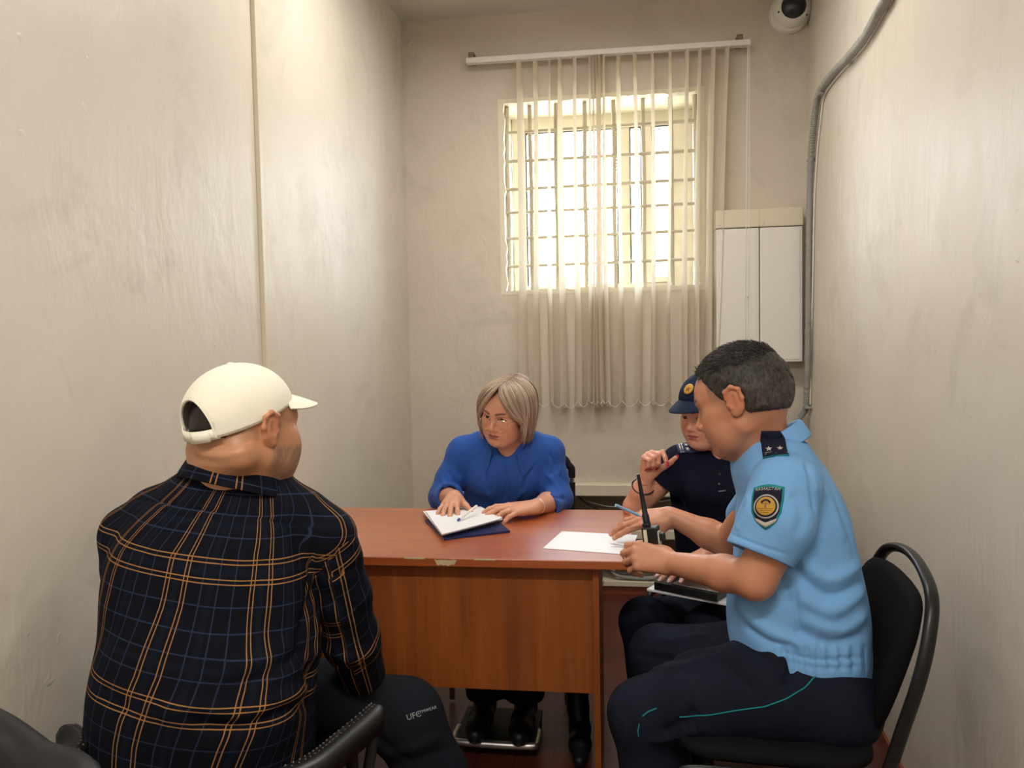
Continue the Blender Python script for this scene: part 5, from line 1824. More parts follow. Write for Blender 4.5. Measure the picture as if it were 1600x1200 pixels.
tLB, bLB = hand(S, wrLB, (-.82, -.55, .03), (-.15, -.35, .92), 1, 1.04, [(4, 16, 12), (8, 20, 14), (12, 24, 14), (16, 26, 16)], spread=9, thumb=(28, 38, 12, 12))
V, Fc = S.mesh(.005, [(hB-.145, hB+.145, .0020), (bRB[0], bRB[1], .0018), (bLB[0], bLB[1], .0018)], 1)
skB = np.array(srgb(208, 156, 128))
col = paint(V, skB, .03, 5)
col = face_paint(V, col, hB, FhB, sB_, skB, srgb(146, 78, 76), (.085, .052, .040), 1.0, red=.45, browthick=.0040, liner=.9)
np_mesh('body', V, Fc, skin_mat('skin_fair'), womB, col)
eyes(hB, FhB, sB_, None, womB, 1.0, gaze=(.0, 0, .25))
# V neck of skin is where the shirt is open
S = SDF()
S.loft(oB, FB, sB, .02)
S.chain([pv(794, 706, 2.90), pv(760, 697, 2.91), shRB], [.060, .052, .057], .045)
S.chain([pv(796, 706, 2.90), pv(828, 697, 2.91), shLB], [.060, .052, .057], .045)
for sx, p in ((-1, pv(765, 752, 2.86)), (1, pv(818, 752, 2.86))): S.ell(p, (.060, .052, .055), None, .05)
# arms
cuR, cuL = pv(702, 776, 2.77), pv(853, 792, 2.73)
S.chain([shRB, pv(704, 748, 2.89), elRB], [.058, .054, .051], .025); S.chain([elRB, cuR], [.053, .046], .025)
S.chain([shLB, pv(864, 748, 2.89), elLB], [.058, .054, .051], .025); S.chain([elLB, cuL], [.054, .047], .025)
for c_, e_ in ((cuR, elRB), (cuL, elLB)):
    d_ = nv(c_-e_)
    S.caps(c_-d_*.022, c_-d_*.002, .0505, .0515, .004)
    cut_plane(S, c_+d_*.002, d_, .060, .003)
    hollow(S, c_+d_*.002, d_, .0405, .03)
# open V: cut a wedge from throat to sternum
S.caps(pv(796, 670, 2.88), pv(795, 706, 2.88), .050, .052, .008, 's')
S.chain([pv(792, 690, 2.83), pv(790, 708, 2.795), pv(790, 728, 2.785)], [.046, .030, .003], .004, 's')
V, Fc = S.mesh(.0035)
foldB = [([(792, 722), (796, 750), (793, 775), (797, 800)], .0022, .0030), ([(788, 724), (790, 750), (787, 780)], .0022, -.0030),
         ([(722, 740), (716, 765), (722, 785)], .008, .006),
         ([(690, 745), (700, 765), (725, 775)], .007, .006), ([(690, 762), (705, 775), (735, 780)], .006, -.006), ([(855, 742), (870, 760), (880, 775)], .007, .006), ([(845, 765), (862, 775), (884, 780)], .006, -.006),
         ([(800, 725), (815, 745), (812, 775)], .010, .005), ([(765, 722), (775, 745), (770, 780)], .010, .004), ([(858, 708), (866, 725), (860, 745)], .006, -.005), ([(870, 700), (876, 725), (872, 745)], .006, .004),
         ([(812, 770), (822, 750), (830, 730)], .007, -.005), ([(768, 770), (760, 752), (756, 735)], .007, -.005), ([(800, 785), (812, 775), (822, 765)], .006, .004), ([(775, 790), (766, 778), (758, 770)], .006, .004), ([(700, 735), (708, 750), (722, 760)], .006, -.004), ([(868, 730), (876, 745), (884, 752)], .006, -.004)]
V = strokes(V, Fc, foldB, 2.9)
V = V+vnormals(V, Fc)*wave(V, 51, 30, .004)[:, None]
shB = np_mesh('shirt', V, Fc, M['blue_shirt'], womB)
collar('collar', pv(795, 694, 2.865), frame((-.10, -.93, -.36), (0, -.34, .94)), .066, .066, M['blue_shirt'], womB, stand=.028, fall=.042, point=.040, open_=.58, drop=.034, flare=.026, gap=.014)
# trousers and shoes
S = SDF()
S.ell((-.42, 3.05, .53), (.19, .14, .10), None, .05)
for sx, kx, fx in ((-1, -.56, -.50), (1, -.28, -.36)):
    h_ = np.array([-.42+sx*.09, 3.0, .53]); k_ = np.array([kx, 2.62, .53]); a_ = np.array([fx, 2.60, .14])
    S.chain([h_, k_], [.09, .072], .03); S.chain([k_, a_], [.068, .068], .03)
    cut_plane(S, a_-np.array([0, 0, .02]), (0, 0, -1), .12)
V, Fc = S.mesh(.007)
np_mesh('trousers', V, Fc, M['dark_trousers'], womB)
for fx in (-.50, -.355): shoe(womB, (fx, 2.62, .055), (0, -1, 0), M['shoe'], .88, h=.13)

# hair: a shell and many locks parted near the middle
def bob(owner, o, Fm, s):
    o = np.array(o)
    def W(x, y, z): return o+s*(x*Fm[0]+y*Fm[1]+z*Fm[2])
    rs = np.random.RandomState(21)
    paths, paths2 = [], []
    part = -.012
    def lock(sd, ph0, lay, r_, end, jit):
        # ph: 0 front, pi back ; start on the parting line
        out = []
        yst = .074-.15*min(1, ph0/PI*1.25)
        zt = .122+.004*lay
        phE = max(ph0, 1.02 if ph0 < 1.02 else ph0)
        pt_e = 1.26 if sd < 0 else 1.0
        phE = ph0+(pt_e-ph0)*(.84+.16*lay) if ph0 < pt_e else ph0
        n = 14
        for k in range(n):
            t = k/(n-1)
            a = t*1.0
            # radial shell
            th = min(1.0, a*1.75)*PI/2
            q = min(1, a*1.9)
            ph = ph0+(phE-ph0)*(min(1, a*1.35)**1.9)
            rx_, ry_ = .098+.008*lay*(1-.3*abs(math.cos(ph0)))+(.006 if sd > 0 else .004), .110+.006*lay
            if th < PI/2-1e-6:
                x = rx_*math.sin(th)*math.sin(ph); y = -.014+ry_*math.sin(th)*math.cos(ph)
                y = y*(1)+(yst*(1-math.sin(th)))*.75
                z = .018+(zt-.018)*math.cos(th)**.85
            else:
                dn = (a-.5714)/.4286
                fl = 1+.04*math.sin(dn*PI)-.14*dn
                x = rx_*math.sin(ph)*fl; y = -.014+ry_*math.cos(ph)*fl
                z = .018-(.018-end)*dn
            w = jit[0]*math.sin(3*t+jit[1])*.004
            out.append(W(sd*max(abs(x), .001)+part*(1-q), y+w, z+jit[2]*.002*t))
        return out
    for i in range(2300):
        sd = 1 if rs.rand() < .5 else -1
        ph0 = rs.rand()**.9*PI
        lay = rs.rand()
        end = -.098+.022*math.cos(max(ph0, 1.02))*.6+rs.normal()*.006-.006*lay
        if ph0 < .9: end = -.060-.035*(ph0/.9)+rs.normal()*.010
        paths.append(lock(sd, ph0, lay, 0, end, (rs.normal(), rs.rand()*6, rs.normal())))
    sv, sf = strands(paths, .0017, 4)
    S = SDF()
    S.ell(W(0, -.018, .024), np.array([.086, .101, .094])*s, Fm, .01)
    S.loft(W(0, -.030, -.085), Fm, [(-.005, 0, 0, .074*s, .074*s), (.03, 0, 0, .080*s, .080*s), (.11, 0, 0, .084*s, .088*s)], .02)
    for c, nrm in (((0, .030, .0), (0, 1, -.12)), ):
        cut_plane(S, W(*c), Fm.T@np.array(nrm), .25, .006)
    S.ell(W(0, .040, -.030), np.array([.072, .09, .10])*s, Fm, .01, 's')
    v, f = S.mesh(.0035)
    V_, F_ = merge([(v, f), (sv, sf)])
    nst = len(paths)
    lc = (V_-o)@Fm.T/s
    tone = np.concatenate([np.full(len(v), -.1), np.repeat(rs.normal(size=nst), len(sv)//nst)])
    light_ = np.array(srgb(206, 190, 168)); dark = np.array(srgb(122, 98, 82)); root = np.array(srgb(92, 74, 64))
    m = np.clip(.5+.30*tone, 0, 1)[:, None]
    m = m**1.2
    col = dark*(1-m)+light_*m
    rt = np.clip((lc[:, 2]-.088)/.04, 0, 1)*np.exp(-((lc[:, 0]-part)**2)/.022**2)
    col = blob(col, rt*.4, root)
    mt = attr_mat('hair_blonde', .38, spec=.6)
    return np_mesh('hair', V_, F_, mt, owner, np.clip(col, .01, 1))
bob(womB, hB, FhB, sB_)
# glasses
def glassesB():
    s = sB_
    def W(x, y, z): return hB+s*(x*FhB[0]+y*FhB[1]+z*FhB[2])
    gl = MB()
    zc = -.018
    for x in (-1, 1):
        ring = [W(x*.0335+.0245*math.cos(a), .096-.006*abs(math.cos(a)) - .004*(x*math.cos(a) > 0), zc+.0215*math.sin(a)) for a in np.linspace(0, 2*PI, 37)[:-1]]
        gl.tube(ring, .0010, 6, closed=True)
        gl.tube([W(x*.058, .091, zc+.012), W(x*.072, .070, zc+.016), W(x*.080, .010, .012), W(x*.082, -.02, .004)], .0010, 6)
        gl.tube([W(x*.011, .096, zc+.006), W(x*.0085, .092, zc-.002)], .0008, 5)
    gl.tube([W(-.010, .096, zc+.008), W(-.004, .101, zc+.012), W(.004, .101, zc+.012), W(.010, .096, zc+.008)], .0010, 6)
    g = gl.build('glasses', M['gold_wire'], None, smooth=True)
    props(g, 'thin gold-rimmed glasses on the blonde woman\'s nose', 'glasses')
    for x in (-1, 1):
        n = 20
        vs = [W(x*.0335, .0945, zc)]+[W(x*.0335+.024*math.cos(a), .0935, zc+.021*math.sin(a)) for a in np.linspace(0, 2*PI, n+1)[:-1]]
        mesh_obj('lens', vs, [(0, 1+i, 1+(i+1) % n) for i in range(n)], M['lens'], g, True)
glassesB()
def Wh(o, Fm, s, x, y, z): return np.array(o)+s*(x*Fm[0]+y*Fm[1]+z*Fm[2])
er = Wh(hB, FhB, sB_, -.080, .006, -.032)
props(MB().lathe([(0, .006), (.003, .003), (.004, -.004), (0, -.012)], er, (0, 0, 1), 10).tube([er+np.array([0, 0, .005]), er+np.array([0, 0, .014])], .0008, 5).build('earring', M['silver'], smooth=True), 'small silver drop earring on the blonde woman\'s left ear', 'earring')
# pen, ring, bracelet
pt_ = np.array(tRB[1][0])
pa = np.array(PZ(715, 813, TZ+.030)); pb = np.array(PZ(731, 801, TZ+.045))
pen = thing('ballpoint_pen', 'white ballpoint pen with a blue cap under the blonde woman\'s right hand', 'pen', pa)
MB().tube([pa+(pb-pa)*.14, pb+(pb-pa)*.9], .0048, 10).build('barrel', M['white_plastic'], pen, smooth=True)
MB().tube([pa, pa+(pb-pa)*.16], [.003, .0052], 10).build('pen_tip', mat('blue_plastic', srgb(36, 66, 160), .3), pen, smooth=True)
def ring_on(name, lab, c, d, r, t, m, cat, bead=0):
    d = nv(d); a = nv(np.cross(d, [0.3, .2, 1])); b = np.cross(d, a)
    pts = [np.array(c)+(a*math.cos(q)+b*math.sin(q))*r for q in np.linspace(0, 2*PI, 41)[:-1]]
    mb = MB()
    if bead:
        for p in pts[::2]: mb.lathe([(t*math.sin(q), t*math.cos(q)) for q in np.linspace(0, PI, 7)], p, d, 8)
    else: mb.tube(pts, t, 6, closed=True)
    return props(mb.build(name, m, smooth=True), lab, cat)
ring_on('bracelet', 'fine silver bracelet on the blonde woman\'s left wrist', wrLB+nv(elLB-wrLB)*.012, elLB-wrLB, .0285, .0010, M['silver'], 'bracelet')
FhL = frame((-.82, -.55, .03), (-.15, -.35, .92))
mc = wrLB+1.04*(-.009*FhL[0]+.087*FhL[1]+.001*FhL[2])
fd = nv(FhL[1]*math.cos(.21)-FhL[2]*math.sin(.21))
ring_on('finger_ring', 'silver ring on the blonde woman\'s left hand', mc+fd*.018, fd, .0092, .0013, M['silver'], 'ring')

# ============ C: the policewoman
womC = thing('person', 'policewoman in a navy polo shirt and cap raising her right hand', 'person', (.38, 2.80, .46))
oC = pv(1122, 800, 2.80)
FC = frame((-.62, -.78, 0), (0, 0, 1))
rowsC = [(1140, 960, 2.84, .17, .13), (1130, 900, 2.83, .165, .125), (1124, 860, 2.82, .158, .12), (1120, 810, 2.80, .160, .125), (1120, 765, 2.79, .172, .130), (1122, 730, 2.79, .175, .110), (1126, 706, 2.78, .130, .085), (1128, 692, 2.77, .065, .060)]
sC = secs(oC, FC, rowsC)
FhC = frame((-.66, -.73, -.18), (-.10, -.12, .98))
hC = pv(1104, 644, 2.72); sC_ = .99
shRC, elRC, wrRC = pv(1063, 722, 2.76), pv(992, 792, 2.74), pv(1011, 745, 2.70)
shLC, elLC, wrLC = pv(1180, 728, 2.74), pv(1165, 850, 2.62), np.array([.235, 2.375, .70])
S = SDF()
head(S, hC, FhC, sC_, wide=1.03, jaw=1.04, nose=.975, fat=.004, lids=.42)
S.chain([hC-FhC[1]*.025-FhC[2]*.05, pv(1124, 692, 2.765), pv(1127, 720, 2.78)], [.050, .052, .066], .03)
S.loft(oC, FC, [(z, x, y, a*.76, b*.76) for z, x, y, a, b in sC], .03)
S.chain([shRC, elRC], [.050, .041], .02); S.chain([elRC, elRC*.5+wrRC*.5, wrRC], [.040, .036, .0255], .015)
S.chain([shLC, elLC], [.050, .041], .02); S.chain([elLC, elLC*.5+wrLC*.5, wrLC], [.040, .036, .026], .015)
tRC, bRC = hand(S, wrRC, (.12, -.20, .97), (-.48, .84, .25), -1, .95, [(62, 60, 20), (78, 88, 40), (84, 92, 42), (86, 92, 42)], spread=4, thumb=(50, 25, 12, 12))
tLC, bLC = hand(S, wrLC, (-.76, -.63, -.14), (-.10, -.10, .99), 1, .95, [(6, 14, 8), (8, 14, 8), (8, 14, 8), (10, 16, 8)], spread=9, thumb=(35, 30, 10, 10))
V, Fc = S.mesh(.005, [(hC-.145, hC+.145, .0021), (bRC[0], bRC[1], .0017), (bLC[0], bLC[1], .0019)], 1)
skC = np.array(srgb(214, 158, 134))
col = paint(V, skC, .03, 6)
col = face_paint(V, col, hC, FhC, sC_, skC, srgb(170, 84, 84), (.05, .032, .026), 1.03, red=.55, browthick=.0036, liner=.9)
np_mesh('body', V, Fc, skin_mat('skin_rosy'), womC, col)
eyes(hC, FhC, sC_, None, womC, 1.03)
M['nail_red'] = mat('red_nail_polish', srgb(178, 40, 66), .12)
M['nail_pale'] = mat('pale_nail_polish', srgb(236, 196, 190), .15)
nail_meshes(tRC, M['nail_red'], womC, 1.6)
nail_meshes(tLC, M['nail_pale'], womC, 1.2, range(4))
nail_meshes(tRB, mat('natural_nail', srgb(222, 160, 146), .25), womB, .7)
nail_meshes(tLB, bpy.data.materials['natural_nail'], womB, .7)
nail_meshes(tRD, bpy.data.materials['natural_nail'], manD, .5)
# polo
S = SDF()
S.loft(oC, FC, sC, .02)
S.chain([pv(1125, 722, 2.78), pv(1095, 714, 2.775), shRC], [.058, .052, .056], .045)
S.chain([pv(1127, 722, 2.78), pv(1155, 718, 2.76), shLC], [.058, .052, .056], .045)
S.ell(pv(1100, 762, 2.70), (.075, .055, .055), None, .05); S.ell(pv(1142, 765, 2.68), (.07, .055, .055), None, .05)
slR = pv(1036, 757, 2.755)
S.chain([shRC, pv(1050, 738, 2.76), slR], [.058, .062, .066], .03)
d_ = nv(slR-shRC+np.array([-.02, 0, -.01])); cut_plane(S, slR+d_*.004, d_, .070, .003); hollow(S, slR+d_*.004, d_, .058, .035)
slL = pv(1178, 800, 2.70)
S.chain([shLC, slL], [.058, .060], .03)
d_ = nv(slL-shLC); cut_plane(S, slL, d_, .075, .003)
S.caps(pv(1124, 674, 2.765), pv(1126, 715, 2.77), .050, .053, .008, 's')
S.chain([pv(1122, 708, 2.685), pv(1122, 722, 2.675), pv(1124, 733, 2.665)], [.030, .018, .004], .004, 's')
V, Fc = S.mesh(.0038)
V = strokes(V, Fc, [([(1060, 722), (1062, 760), (1075, 800)], .006, -.006), ([(1090, 770), (1080, 800), (1085, 840)], .008, .005), ([(1078, 790), (1090, 820), (1120, 840)], .008, -.005),
                    ([(1123, 736), (1122, 750), (1124, 765)], .002, .003), ([(1040, 730), (1050, 745), (1060, 765)], .007, .004)], 2.75)
V = V+vnormals(V, Fc)*wave(V, 61, 28, .004)[:, None]
poC = np_mesh('polo_shirt', V, Fc, M['polo'], womC)
VC, FCc = V, Fc
for (x, y) in ((1124, 741), (1124, 756)):
    h, n = pxhit(V, Fc, x, y)
    if h is not None: MB().lathe([(0, .003), (.0045, .002), (.0045, 0)], h, n, 12).build('button', M['dark_plastic'], poC, smooth=True)
h, n = pxhit(V, Fc, 1128, 768)
if h is not None:
    d0 = Decal(V, Fc, h, n, Vector((0, 0, 1)))
    d0.poly('chest_mark', dense([(-.012, -.002), (.012, .002), (.013, .006), (-.011, .002)], 3), mat('mark_grey', srgb(120, 122, 132), .7), poC, .001, 2)
collar('collar', pv(1126, 702, 2.775), frame((-.60, -.76, -.22), (-.10, -.14, .98)), .060, .060, M['polo'], womC, stand=.026, fall=.038, point=.026, open_=.60, drop=.034, flare=.016, gap=.012)
# rank slide lies along the right shoulder
h, n = pxhit(V, Fc, 1079, 700)
if h is None: h, n = pxhit(V, Fc, 1076, 706)
if h is not None:
    nn_ = Vector((-.25, -.50, .85)).normalized()
    out_ = (Vector(pv(1098, 694, 2.76))-Vector(pv(1062, 702, 2.76))).normalized()
    d0 = Decal(V, Fc, h, nn_, out_)
    w, l = .045, .088
    b_ = d0.poly('rank_slide', dense([(-w/2, -l/2), (w/2, -l/2), (w/2, l/2), (-w/2, l/2)], 5), mat('rank_blue', srgb(36, 50, 84), .7), womC, .006, 5, .003)
    d0.poly('edge_trim', dense([(-w/2, l/2), (w/2, l/2), (w/2, l/2+.002), (-w/2, l/2+.002)], 4), M['teal'], b_, .0065, 1, .003, center=(0, l/2+.001))
    for i in range(2):
        y = -l/2+.008+i*.008
        d0.poly('stripe', dense([(-w/2, y), (w/2, y), (w/2, y+.0035), (-w/2, y+.0035)], 4), M['white_plastic'], b_, .0080, 1, center=(0, y+.0017))
    for x in (-.010, .010):
        d0.poly('star', star_pts(.0085, (x, -l/2+.034)), M['white_plastic'], b_, .0080, 1, .0012)
# cap with visor and badge
capFC = frame(FhC[1], FhC[2])
M['cap_navy'] = fabric('cap_navy', srgb(24, 34, 56), .8, 500, .1)
capC, ptC = cap(womC, hC+FhC[2]*.010, capFC, sC_, M['cap_navy'], False, .074, .088, .106, .102, .050, .0, 62, .0009, None, .24, .14)
n = nv(FhC[1]*.93+FhC[2]*.35)
cv = np.array([v.co[:] for v in capC.data.vertices]); cf = np.array([p.vertices[:] for p in capC.data.polygons])
bc = ptC(0, .34)
d0 = Decal(cv, cf, bc, n, FhC[2])
bd = d0.poly('cap_badge', ngon(.0275, 30), M['teal'], capC, .0018)
d0.poly('badge_ring', ngon(.0245, 30), M['patch_navy'], bd, .0026)
d0.poly('badge_disc', ngon(.0185, 30), M['patch_gold'], bd, .0034)
d0.poly('badge_motif', star_pts(.011, (0, 0)), mat('badge_red', srgb(150, 60, 40), .6), bd, .0042, 2)
# dark hair tied back under the cap
S = SDF()
def WC(x, y, z): return hC+sC_*(x*FhC[0]+y*FhC[1]+z*FhC[2])
S.ell(WC(0, -.022, .010), np.array([.082, .092, .082]), FhC, .01)
S.ell(WC(0, -.112, -.020), (.034, .034, .034), FhC, .02)
cut_plane(S, WC(0, .032, .0), FhC.T@np.array([0, 1, -.35]), .2)
cut_plane(S, WC(0, -.05, -.045), FhC.T@np.array([0, .35, -1]), .2)
S.ell(WC(0, .045, -.03), np.array([.068, .09, .10]), FhC, .01, 's')
V, Fc = S.mesh(.004)
np_mesh('hair', V, Fc, hair_mat('hair_black', .45), womC, np.tile(np.array([.012, .009, .008]), (len(V), 1)))
ring_on('bead_bracelet', 'dark bead bracelet on the policewoman\'s raised right wrist', wrRC+nv(elRC-wrRC)*.040+np.array([0, 0, 0]), nv(elRC-wrRC)+np.array([.15, .35, 0]), .0385, .0030, mat('dark_beads', (.02, .016, .014), .3), 'bracelet', 0)
# trousers C
S = SDF()
kRC, kLC = pv(1008, 972, 2.36), pv(1110, 985, 2.34)
S.ell(pv(1165, 985, 2.83), (.17, .15, .11), None, .05)
S.chain([pv(1120, 985, 2.80), pv(1060, 975, 2.58), kRC], [.095, .09, .075], .03)
S.chain([pv(1190, 990, 2.76), pv(1150, 990, 2.55), kLC], [.095, .09, .075], .03)
aR = np.array([kRC[0]+.02, kRC[1]+.04, .12]); aL = np.array([kLC[0]-.02, kLC[1]+.03, .12])
S.chain([kRC, aR], [.072, .062], .03); S.chain([kLC, aL], [.072, .062], .03)
for a in (aR, aL): cut_plane(S, a-np.array([0, 0, .02]), (0, 0, -1), .1)
V, Fc = S.mesh(.0065)
V = V+vnormals(V, Fc)*wave(V, 71, 18, .005)[:, None]
np_mesh('trousers', V, Fc, M['trousers'], womC)
S = SDF()  # boot-like form in place of an unclear dark shape under the desk
S.chain([(-.178, 2.57, .34), (-.176, 2.57, .22), (-.172, 2.555, .12), (-.165, 2.53, .07)], [.048, .042, .034, .034], .02)
cut_plane(S, (-.178, 2.57, .345), (0, 0, 1), .1, .003)
hollow(S, (-.178, 2.57, .345), (0, 0, 1), .038, .05)
S.chain([(-.165, 2.545, .05), (-.160, 2.45, .045), (-.158, 2.38, .030)], [.036, .034, .020], .02)
cut_plane(S, (-.16, 2.45, .002), (0, 0, -1), .2, .002)
V, Fc = S.mesh(.005)
props(np_mesh('boot', V, Fc, M['shoe']), 'tall black boot-like shape on the floor under the right part of the desk', 'boot')
shoe(womC, (aR[0], aR[1]+.05, 0), (-.4, -1, 0), M['shoe'], .9)
shoe(womC, (aL[0], aL[1]+.05, 0), (-.3, -1, 0), M['shoe'], .9)

# ------------------------------------------------------------------ things held
# radio in the officer's left hand
ra_ = thing('two_way_radio', 'black two-way radio with a long antenna standing in the officer\'s left hand', 'radio', PZ(1015, 860, TZ))
YR_ = 1.99
b0, b1 = P(1022, 872, YR_), P(1016, 822, YR_)
ax = (b1-b0).normalized(); sd_ = ax.cross(Vector((.35, 1, 0))).normalized(); fw_ = sd_.cross(ax)
RF = Matrix(((sd_.x, fw_.x, ax.x, b0.x), (sd_.y, fw_.y, ax.y, b0.y), (sd_.z, fw_.z, ax.z, b0.z), (0, 0, 0, 1)))
Lr = (b1-b0).length
MB().box((-.021, -.015, -.01), (.021, .015, Lr), 0, RF).build('body', M['dark_plastic'], ra_, bevel=.004)
MB().box((-.0235, -.012, .01), (-.021, .006, Lr-.012), 0, RF).box((.006, -.0165, .012), (.015, -.0150, Lr-.006), 0, RF).build('label_strip', mat('cream_label', srgb(222, 220, 196), .5), ra_)
MB().box((.0, -.012, Lr), (.018, .010, Lr+.010), 0, RF).build('volume_knob', M['dark_plastic'], ra_, bevel=.003)
at0 = RF @ Vector((.008, 0, Lr)); at1 = P(997, 741, YR_)
MB().tube([at0, at0.lerp(at1, .22), at0.lerp(at1, .24), at0.lerp(at1, .55), at1], [.0095, .0090, .0072, .0060, .0040], 10).build('antenna', M['dark_plastic'], ra_, smooth=True)
MB().box((-.036, -.008, Lr*.55), (-.021, .008, Lr*.80), 0, RF).build('side_connector', M['dark_plastic'], ra_, bevel=.003)
# blue pen in the right hand of the officer
pp0, pp1 = P(962, 789, 2.16), P(1006, 809, 2.22)
pn = thing('ballpoint_pen', 'pale blue pen between the officer\'s right fingers', 'pen', pp0)
mb_ = mat('pale_blue_plastic', srgb(150, 196, 230), .25)
MB().tube([pp0, pp0.lerp(pp1, .8)], .0040, 10).build('barrel', mb_, pn, smooth=True)
MB().tube([pp0.lerp(pp1, .8), pp1], [.0040, .0012], 10).build('pen_tip', M['white_plastic'], pn, smooth=True)
# folder and papers on the policewoman's lap
def slab(name, near_l, near_r, depth, th, m, lab, cat, dz=0.0, parent=None):
    a, b = Vector(near_l), Vector(near_r)
    e = (b-a).normalized(); bk = Vector((0, 0, 1)).cross(e).normalized(); up = e.cross(bk)
    if up.z < 0: up = -up
    a = a+up*dz; b = b+up*dz
    mb = MB(); mb.hexa([a, b, b+bk*depth, a+bk*depth, a+up*th, b+up*th, b+bk*depth+up*th, a+bk*depth+up*th])
    return props(mb.build(name, m, bevel=.002), lab, cat), (a, b, bk, up)
fa, fb = P(1022, 926, 2.31), P(1121, 946, 2.20)
slab('paper_sheaf', fa+Vector((-.022, .012, .0)), fb+Vector((.030, -.006, .0)), .20, .008, M['paper'], 'white papers under the black folder on the policewoman\'s lap', 'paper')
fo, (a, b, bk, up) = slab('folder', fa, fb, .17, .024, M['dark_plastic'], 'thick black folder on the policewoman\'s lap', 'folder', .009)
slab('tablet_cover', fa.lerp(fb, .28)+bk*.006, fb+bk*.006, .11, .003, M['steel'], 'silvery sheet protector on top of the black lap folder', 'sheet protector', .034)

# ------------------------------------------------------------------ chairs
def rounded_pad(cx, cz, w, h, r, n=7):
    out = []
    for qx, qz, a0 in ((1, 1, 0), (-1, 1, 90), (-1, -1, 180), (1, -1, 270)):
        for i in range(n):
            a = math.radians(a0+90*i/(n-1))
            out.append((cx+qx*(w/2-r)+r*math.cos(a), cz+qz*(h/2-r)+r*math.sin(a)))
    return out
def pad(name, outline, T, th, m, parent, puff=.008, bow=0.0):
    """cushion: outline in local x/z, thickness along y, T to world"""
    n = len(outline); cx = sum(p[0] for p in outline)/n; cz = sum(p[1] for p in outline)/n
    w = max(abs(p[0]-cx) for p in outline)
    vs, fs = [], []
    def add(t, y):
        for x, z in outline:
            X = cx+(x-cx)*t
            vs.append(T @ Vector((X, y+bow*((X-cx)/w)**2, cz+(z-cz)*t)))
    lay = [(.0, -th/2-puff), (.5, -th/2-puff*.9), (.85, -th/2-puff*.4), (.97, -th/2), (1, -th/4), (1, th/4), (.97, th/2), (.85, th/2+puff*.4), (.5, th/2+puff*.9), (.0, th/2+puff)]
    for t, y in lay: add(max(t, .001), y)
    for k in range(len(lay)-1):
        for j in range(n):
            a = k*n+j; b = k*n+(j+1) % n
            fs.append((a, b, b+n, a+n))
    return mesh_obj(name, vs, fs, m, parent, True)
def iso_chair(label, loc, rz, metal, fab, backtop=.86, wide=.47, chrome_joint=False, group=None):
    """faces local -y... x to the side; seat 0.46"""
    t = thing('office_chair', label, 'chair', loc, rz, group)
    T = t.matrix_world.copy()
    w = wide/2
    fr = MB()
    # oval back hoop, leaning back (y grows to the back)
    pts = []
    def bk(z): return .205+(z-.46)*.27
    side = [(w, .47), (w+.005, .56), (w+.010, .66), (w*.98, .74), (w*.80, .81), (w*.45, backtop-.012), (0, backtop)]
    hoop = [(x, bk(z), z) for x, z in side]+[(-x, bk(z), z) for x, z in side[::-1][1:]]
    run = [(w, -.20, .40), (w, -.19, .425), (w, .0, .43), (w, .15, .43), (w, .195, .445)]
    full = run+hoop+[(-x, y, z) for x, y, z in run[::-1]]
    fr.tube([T @ Vector(p) for p in curve_pts(full, 6)], .0145, 12, flat=.75)
    fr.build('back_frame', metal, t, smooth=True)
    for sx in (-1, 1):
        l = MB()
        l.tube([T @ Vector(p) for p in curve_pts([(sx*(w-.02), .16, .41), (sx*(w-.02), -.10, .41), (sx*(w-.02), -.19, .395), (sx*w, -.225, .33), (sx*(w+.01), -.25, .012)], 6)], .0125, 10)
        l.build('leg', metal, t, smooth=True)
        l = MB()
        l.tube([T @ Vector(p) for p in curve_pts([(sx*(w-.035), -.06, .405), (sx*(w-.035), .13, .40), (sx*(w-.01), .17, .36), (sx*(w+.01), .25, .012)], 6)], .0125, 10)
        l.build('leg', metal, t, smooth=True)
    o1 = rounded_pad(0, 0, wide-.035, .42, .09)
    Ts = T @ Matrix.Translation((0, -.01, .455)) @ Matrix.Rotation(math.radians(90), 4, 'X')
    pad('seat', o1, Ts, .030, fab, t, .010)
    o2 = [(-.10, -.17), (.10, -.17), (.17, -.10), (.215, .05), (.205, .12), (.13, .165), (-.13, .165), (-.205, .12), (-.215, .05), (-.17, -.10)]
    o2 = [(p.x, p.z) for p in curve_pts([Vector((x, 0, z)) for x, z in o2+[o2[0]]], 5)[:-1]]
    th = math.atan(.27)
    Tb = T @ Matrix.Translation((0, bk(.665)-.012, .645)) @ Matrix.Rotation(-th, 4, 'X')
    pad('backrest', o2, Tb, .028, fab, t, .006, -.02)
    return t
iso_chair('black chair with a looped tube back under the male officer', (.335, 1.88, 0), math.radians(-90-4), M['black_metal'], M['black_fabric'], .855, .48)
iso_chair('black chair under the policewoman, hidden behind the male officer', (.385, 2.86, 0), math.radians(-38), M['black_metal'], M['black_fabric'], .80, .46)
